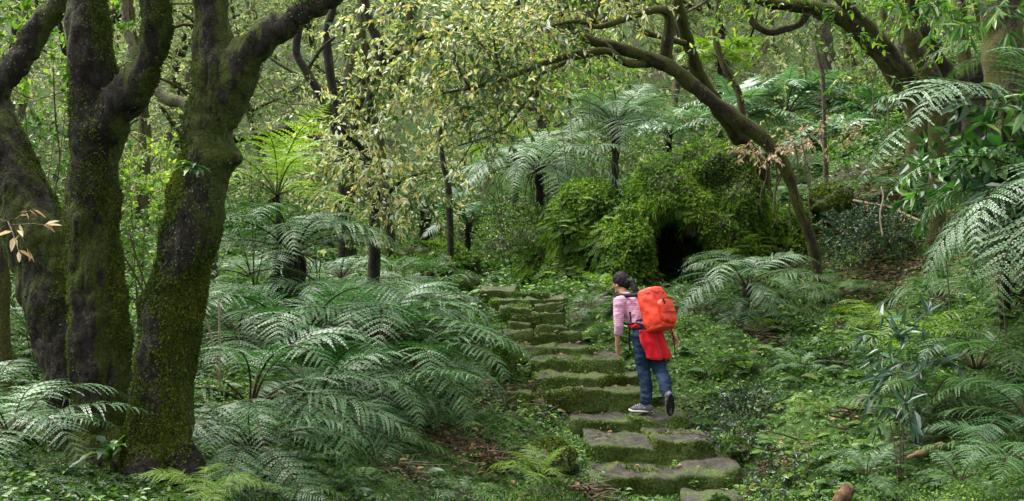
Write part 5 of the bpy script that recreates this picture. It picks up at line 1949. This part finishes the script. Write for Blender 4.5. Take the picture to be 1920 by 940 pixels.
shoe_m = noise_mat('grey_mesh_shoe', [(.35, (.04, .042, .05)), (.6, (.12, .12, .135)), (.7, (.30, .28, .30))], 28., 3., .7, bump=.3, bdist=.004, coord='Object')
sole_m = plain_mat('pale_shoe_sole', (.46, .46, .44), .7, .3, .15)
tread_m = plain_mat('black_rubber_tread', (.012, .012, .013), .75, .3, .3)


def shoe(ank, fwd, up, sole_mat, base_mat):
    fwd, up = nrm(fwd), nrm(up)
    up = nrm(up - fwd * np.dot(up, fwd))
    side = np.cross(fwd, up)
    h = ank - up * .052
    root = None

    def upper(a):
        sweep(a, [ank + up * .012, ank - up * .01], [.046, .046], .85, side)
        sweep(a, [h - fwd * .030, h + fwd * .05 + up * .004, h + fwd * .115 - up * .010, h + fwd * .155 - up * .018], [.042, .044, .040, .026], .88, side)
    o = cloth('shoe', upper, shoe_m, .006, 4, .002, 60.)
    a = Acc()
    m = 26
    t = np.linspace(0, 2 * PI, m, endpoint=False)
    lx = np.cos(t) * .128 + .062
    ly = np.sin(t) * (.037 + .008 * np.cos(t)) * (1 - .12 * np.cos(2 * t))
    rise = np.clip((lx - .13) / .06, 0, 1) ** 2 * .012
    ring = lambda z, k: h[None] + np.outer((lx - .062) * k + .062, fwd) + np.outer(ly * k, side) + np.outer(z + rise, up)
    for zz0, zz1, mt, nm in ((-.036, -.020, sole_mat, 'midsole'), (-.046, -.0365, base_mat, 'outsole')):
        b = Acc()
        V = np.concatenate([ring(zz0, .97), ring(zz0 + .003, 1.02), ring(zz1 - .003, 1.02), ring(zz1, .95), (h + fwd * .062 + up * zz0)[None], (h + fwd * .062 + up * zz1)[None]])
        j = np.arange(m)
        j2 = (j + 1) % m
        q = np.concatenate([np.stack([k * m + j, k * m + j2, (k + 1) * m + j2, (k + 1) * m + j], 1) for k in range(3)])
        tr = np.concatenate([np.stack([np.full(m, 4 * m), j2, j], 1), np.stack([np.full(m, 4 * m + 1), 3 * m + j, 3 * m + j2], 1)])
        b.add(V, q, tr)
        s_ = bpy.data.objects.new(nm, b.mesh(nm, mt, False))
        COL.objects.link(s_)
        s_.parent = o
    lc = Acc()
    for k in range(4):
        p = h + fwd * (.045 + .022 * k) + up * (.046 - .007 * k)
        twigs(lc, (p - side * .026)[None], (p + up * .008)[None], (p + side * .026)[None], [.0035])
    l_ = bpy.data.objects.new('laces', lc.mesh('laces', plain_mat('pink_lace', (.45, .34, .38), .8, .2)))
    COL.objects.link(l_)
    l_.parent = o
    return o


shoe(lank + UPV * .0, np.array([-.86, .42, -.03]), np.array([0, 0, 1.]), sole_m, tread_m)
shoe(rank, np.array([.05, .42, -.90]), np.array([-.25, .88, .42]), tread_m, tread_m)

# red jacket tied round her waist
jacket_m = plain_mat('red_fleece', (.46, .005, .012), .85, .15, .22, 12., .5, .01, sheen=.15)


def jacket():
    a = Acc()
    m, k = 46, 22
    V = []
    wc = lerp(pelvis, waist, .55)
    for i in range(k):
        t = i / (k - 1)
        c = wc * (1 - t) + (pelvis - UPV * .19 - H * .05 + R * .02) * t
        for j in range(m):
            u = j / (m - 1)
            an = math.radians(-72 + 165 * u)   # round the back, left hip to right hip
            d = -H * math.cos(an) * (.190 + .012 * t) + R * math.sin(an) * (.198 + .004 * t)
            fold = .020 * t * math.sin(u * 26 + 2.5 * math.sin(u * 5)) + .006 * math.sin(u * 47 + t * 3)
            low = (.035 * math.sin(u * 4.2 + .6) + .045 * max(0, u - .75) * 4 * t) * t
            V.append(c + d * (1 + fold * 4) - UPV * low)
    V = np.array(V)
    q = [(i * m + j, i * m + j + 1, (i + 1) * m + j + 1, (i + 1) * m + j) for i in range(k - 1) for j in range(m - 1)]
    a.add(V, q)
    o = bpy.data.objects.new('jacket', a.mesh('jacket', jacket_m, True))
    COL.objects.link(o)
    s = o.modifiers.new('s', 'SOLIDIFY')
    s.thickness = .012
    s.offset = 1
    bake(o)
    v, n = mesh_arrays(o.data)
    set_co(o.data, v + n * (.016 * fbm(v * np.array([15, 15, 8.]), 9, 4))[:, None])
    o.parent = person
    # rolled sleeves knotted in front
    b = Acc()
    ring = []
    for an in np.linspace(-120, 120, 15):
        r = math.radians(an + 180)
        ring.append(wc + UPV * (.035 + .01 * math.sin(an * .2)) - H * math.cos(r) * -.125 * -1 + R * math.sin(r) * .155)
    tube(b, ring, [.020, .022, .020, .022, .020], 10, 4, rough=.25, freq=20)
    s_ = b.build('tied_sleeves', jacket_m, None, True)
    s_.parent = o


jacket()

# ================================================================= backpack (carried: a thing of its own)
pack_m = noise_mat('red_orange_nylon', [(.3, (.46, .024, .010)), (.7, (.76, .060, .022))], 9., 3., .48, .35, .35, .012, coord='Object')
strap_m = plain_mat('black_webbing', (.012, .012, .016), .8, .2)
zip_m = plain_mat('dark_zip', (.05, .008, .006), .6, .3)

PU = nrm(np.array([-.22, .20, .93]))                        # long axis of the pack
PB = nrm(np.array([.80, -.60, .0]) - PU * np.dot(np.array([.80, -.60, .0]), PU))   # away from her back
PR = np.cross(PU, PB)
PC = J(1229, 580, -.10)


def rbox(center, w, d, h, p=5., crease=0., taper=0., seed=0):
    v = UV_ ** 1
    k = (np.abs(v) ** p).sum(1) ** (1 / p)
    v = v / k[:, None]
    v = v * (1 + .0 * v)
    x = v[:, 0] * w / 2 * (1 + taper * v[:, 2])
    y = v[:, 1] * d / 2 * (1 + taper * v[:, 2])
    z = v[:, 2] * h / 2
    co = center + np.outer(x, PR) + np.outer(y, PB) + np.outer(z, PU)
    nn = nrm(np.outer(x / w, PR) + np.outer(y / d, PB) + np.outer(z / h, PU))
    if crease:
        wr = fbm(np.stack([x * 16, y * 16, z * 22 + x * 12], 1) + seed, seed, 3)
        wr = wr - .8 * np.abs(vnoise(np.stack([x * 9 + z * 9, y * 9, z * 5], 1) + seed, seed + 3))
        co = co + nn * (crease * wr)[:, None]
    return co


def part(name, build, mat, parent, smooth=True):
    a = Acc()
    build(a)
    o = bpy.data.objects.new(name, a.mesh(name, mat, smooth))
    COL.objects.link(o)
    o.parent = parent
    return o


ac = Acc()
ac.add(rbox(PC, .31, .22, .41, 6., .008, -.06, 3), UF_)
pack = ac.build('backpack', pack_m, None, True)
tag(pack, 'bright orange red square backpack worn by the hiker', 'backpack')
part('top_flap', lambda a: a.add(rbox(PC + PU * .172 + PB * .0, .292, .215, .10, 3.4, .007, -.08, 5), UF_), pack_m, pack)
part('front_pocket', lambda a: a.add(rbox(PC + PB * .105 - PU * .055, .25, .12, .25, 5., .008, 0.05, 8), UF_), pack_m, pack)
part('bottom_panel', lambda a: a.add(rbox(PC - PU * .185 + PB * .01, .30, .235, .09, 3.5, .008, 0, 2), UF_), pack_m, pack)


def zipline(a):
    tube(a, [PC + PB * .155 + PR * s * .125 + PU * (.075 - .012 * abs(s)) for s in (-1, -.5, 0, .5, 1)], [.005, .005], 6, 4)
    tube(a, [PC + PB * .170 + PR * s * .115 - PU * .075 for s in (-1, 0, 1)], [.004, .004], 6, 4)


part('zip', zipline, zip_m, pack)
part('zip_pull', lambda a: tube(a, [PC + PB * .166 - PR * .10 + PU * .066, PC + PB * .172 - PR * .10 + PU * .03, PC + PB * .170 - PR * .098 + PU * .005], [.007, .008, .006], 6, 4), strap_m, pack)


def strap(sh, arm, sg):
    def f(a):
        top = PC + PU * .18 - PB * .10 + PR * sg * .08
        c = [top, lerp(neck0, sh, .62) + UPV * .055 - H * .035, lerp(neck0, sh, .62) + UPV * .045 + H * .06, chest + H * .135 + R * sg * .10, waist + H * .10 + R * sg * .155, waist - H * .06 + R * sg * .16, PC - PU * .15 - PB * .09 + PR * sg * .11]
        tube(a, c, [.020, .022, .022, .020, .014, .011, .010], 8, 6)
    return f


part('shoulder_strap', strap(lsh, lelb, -1), strap_m, pack)
part('shoulder_strap', strap(rsh, relb, 1), strap_m, pack)
part('loose_strap', lambda a: tube(a, [J(1181, 585, -.02), J(1183, 600, -.03), J(1180, 630, -.03), J(1181, 656, -.03)], [.012, .012, .011, .010], 6, 5), strap_m, pack)
part('loose_strap', lambda a: tube(a, [J(1258, 612, -.05), J(1264, 640, -.05), J(1266, 672, -.05)], [.007, .007, .006], 6, 5), strap_m, pack)
part('haul_loop', lambda a: tube(a, [PC + PU * .205 - PB * .09 - PR * .03, PC + PU * .245 - PB * .10, PC + PU * .205 - PB * .09 + PR * .03], [.008, .008], 6, 6), strap_m, pack)
# ================================================================= light, sky, camera
w = bpy.data.worlds.new('World')
scene.world = w
w.use_nodes = True
nt = w.node_tree
bg = nt.nodes.get('Background') or nt.nodes.new('ShaderNodeBackground')
sky = nt.nodes.new('ShaderNodeTexSky')
sky.sky_type = 'NISHITA'
sky.sun_disc = False
SUN_EL, SUN_AZ = math.radians(62), math.radians(-60)    # behind and to the left of the scene
sky.sun_elevation = SUN_EL
sky.sun_rotation = SUN_AZ
sky.dust_density = 4.
sky.air_density = 1.
sky.ozone_density = 1.
hs = nt.nodes.new('ShaderNodeHueSaturation')             # a white overcast sky
hs.inputs['Saturation'].default_value = .04
nt.links.new(sky.outputs[0], hs.inputs['Color'])
nt.links.new(hs.outputs[0], bg.inputs['Color'])
bg.inputs['Strength'].default_value = .12

sl = bpy.data.lights.new('sun', 'SUN')
sl.energy = 1.5
sl.angle = math.radians(55)
sl.color = (1., .94, .80)
so = bpy.data.objects.new('sun', sl)
COL.objects.link(so)
dv = Vector((math.sin(SUN_AZ) * math.cos(SUN_EL), math.cos(SUN_AZ) * math.cos(SUN_EL), math.sin(SUN_EL)))
so.rotation_euler = dv.to_track_quat('Z', 'Y').to_euler()
so.location = dv * 40

cam = bpy.data.cameras.new('camera')
cam.sensor_width = 36
cam.lens = 36 * FPX / 1920
cam.shift_y = (CY - 470) / 1920
cam.clip_start = .1
cam.clip_end = 400
co = bpy.data.objects.new('camera', cam)
COL.objects.link(co)
co.rotation_euler = (math.radians(90), 0, 0)
scene.camera = co

scene.view_settings.view_transform = 'Standard'
scene.view_settings.look = 'None'
scene.view_settings.exposure = 2.12
scene.view_settings.gamma = 1.
scene.cycles.max_bounces = 6
scene.cycles.diffuse_bounces = 3
scene.cycles.glossy_bounces = 2
scene.cycles.transmission_bounces = 3
scene.cycles.use_denoising = True
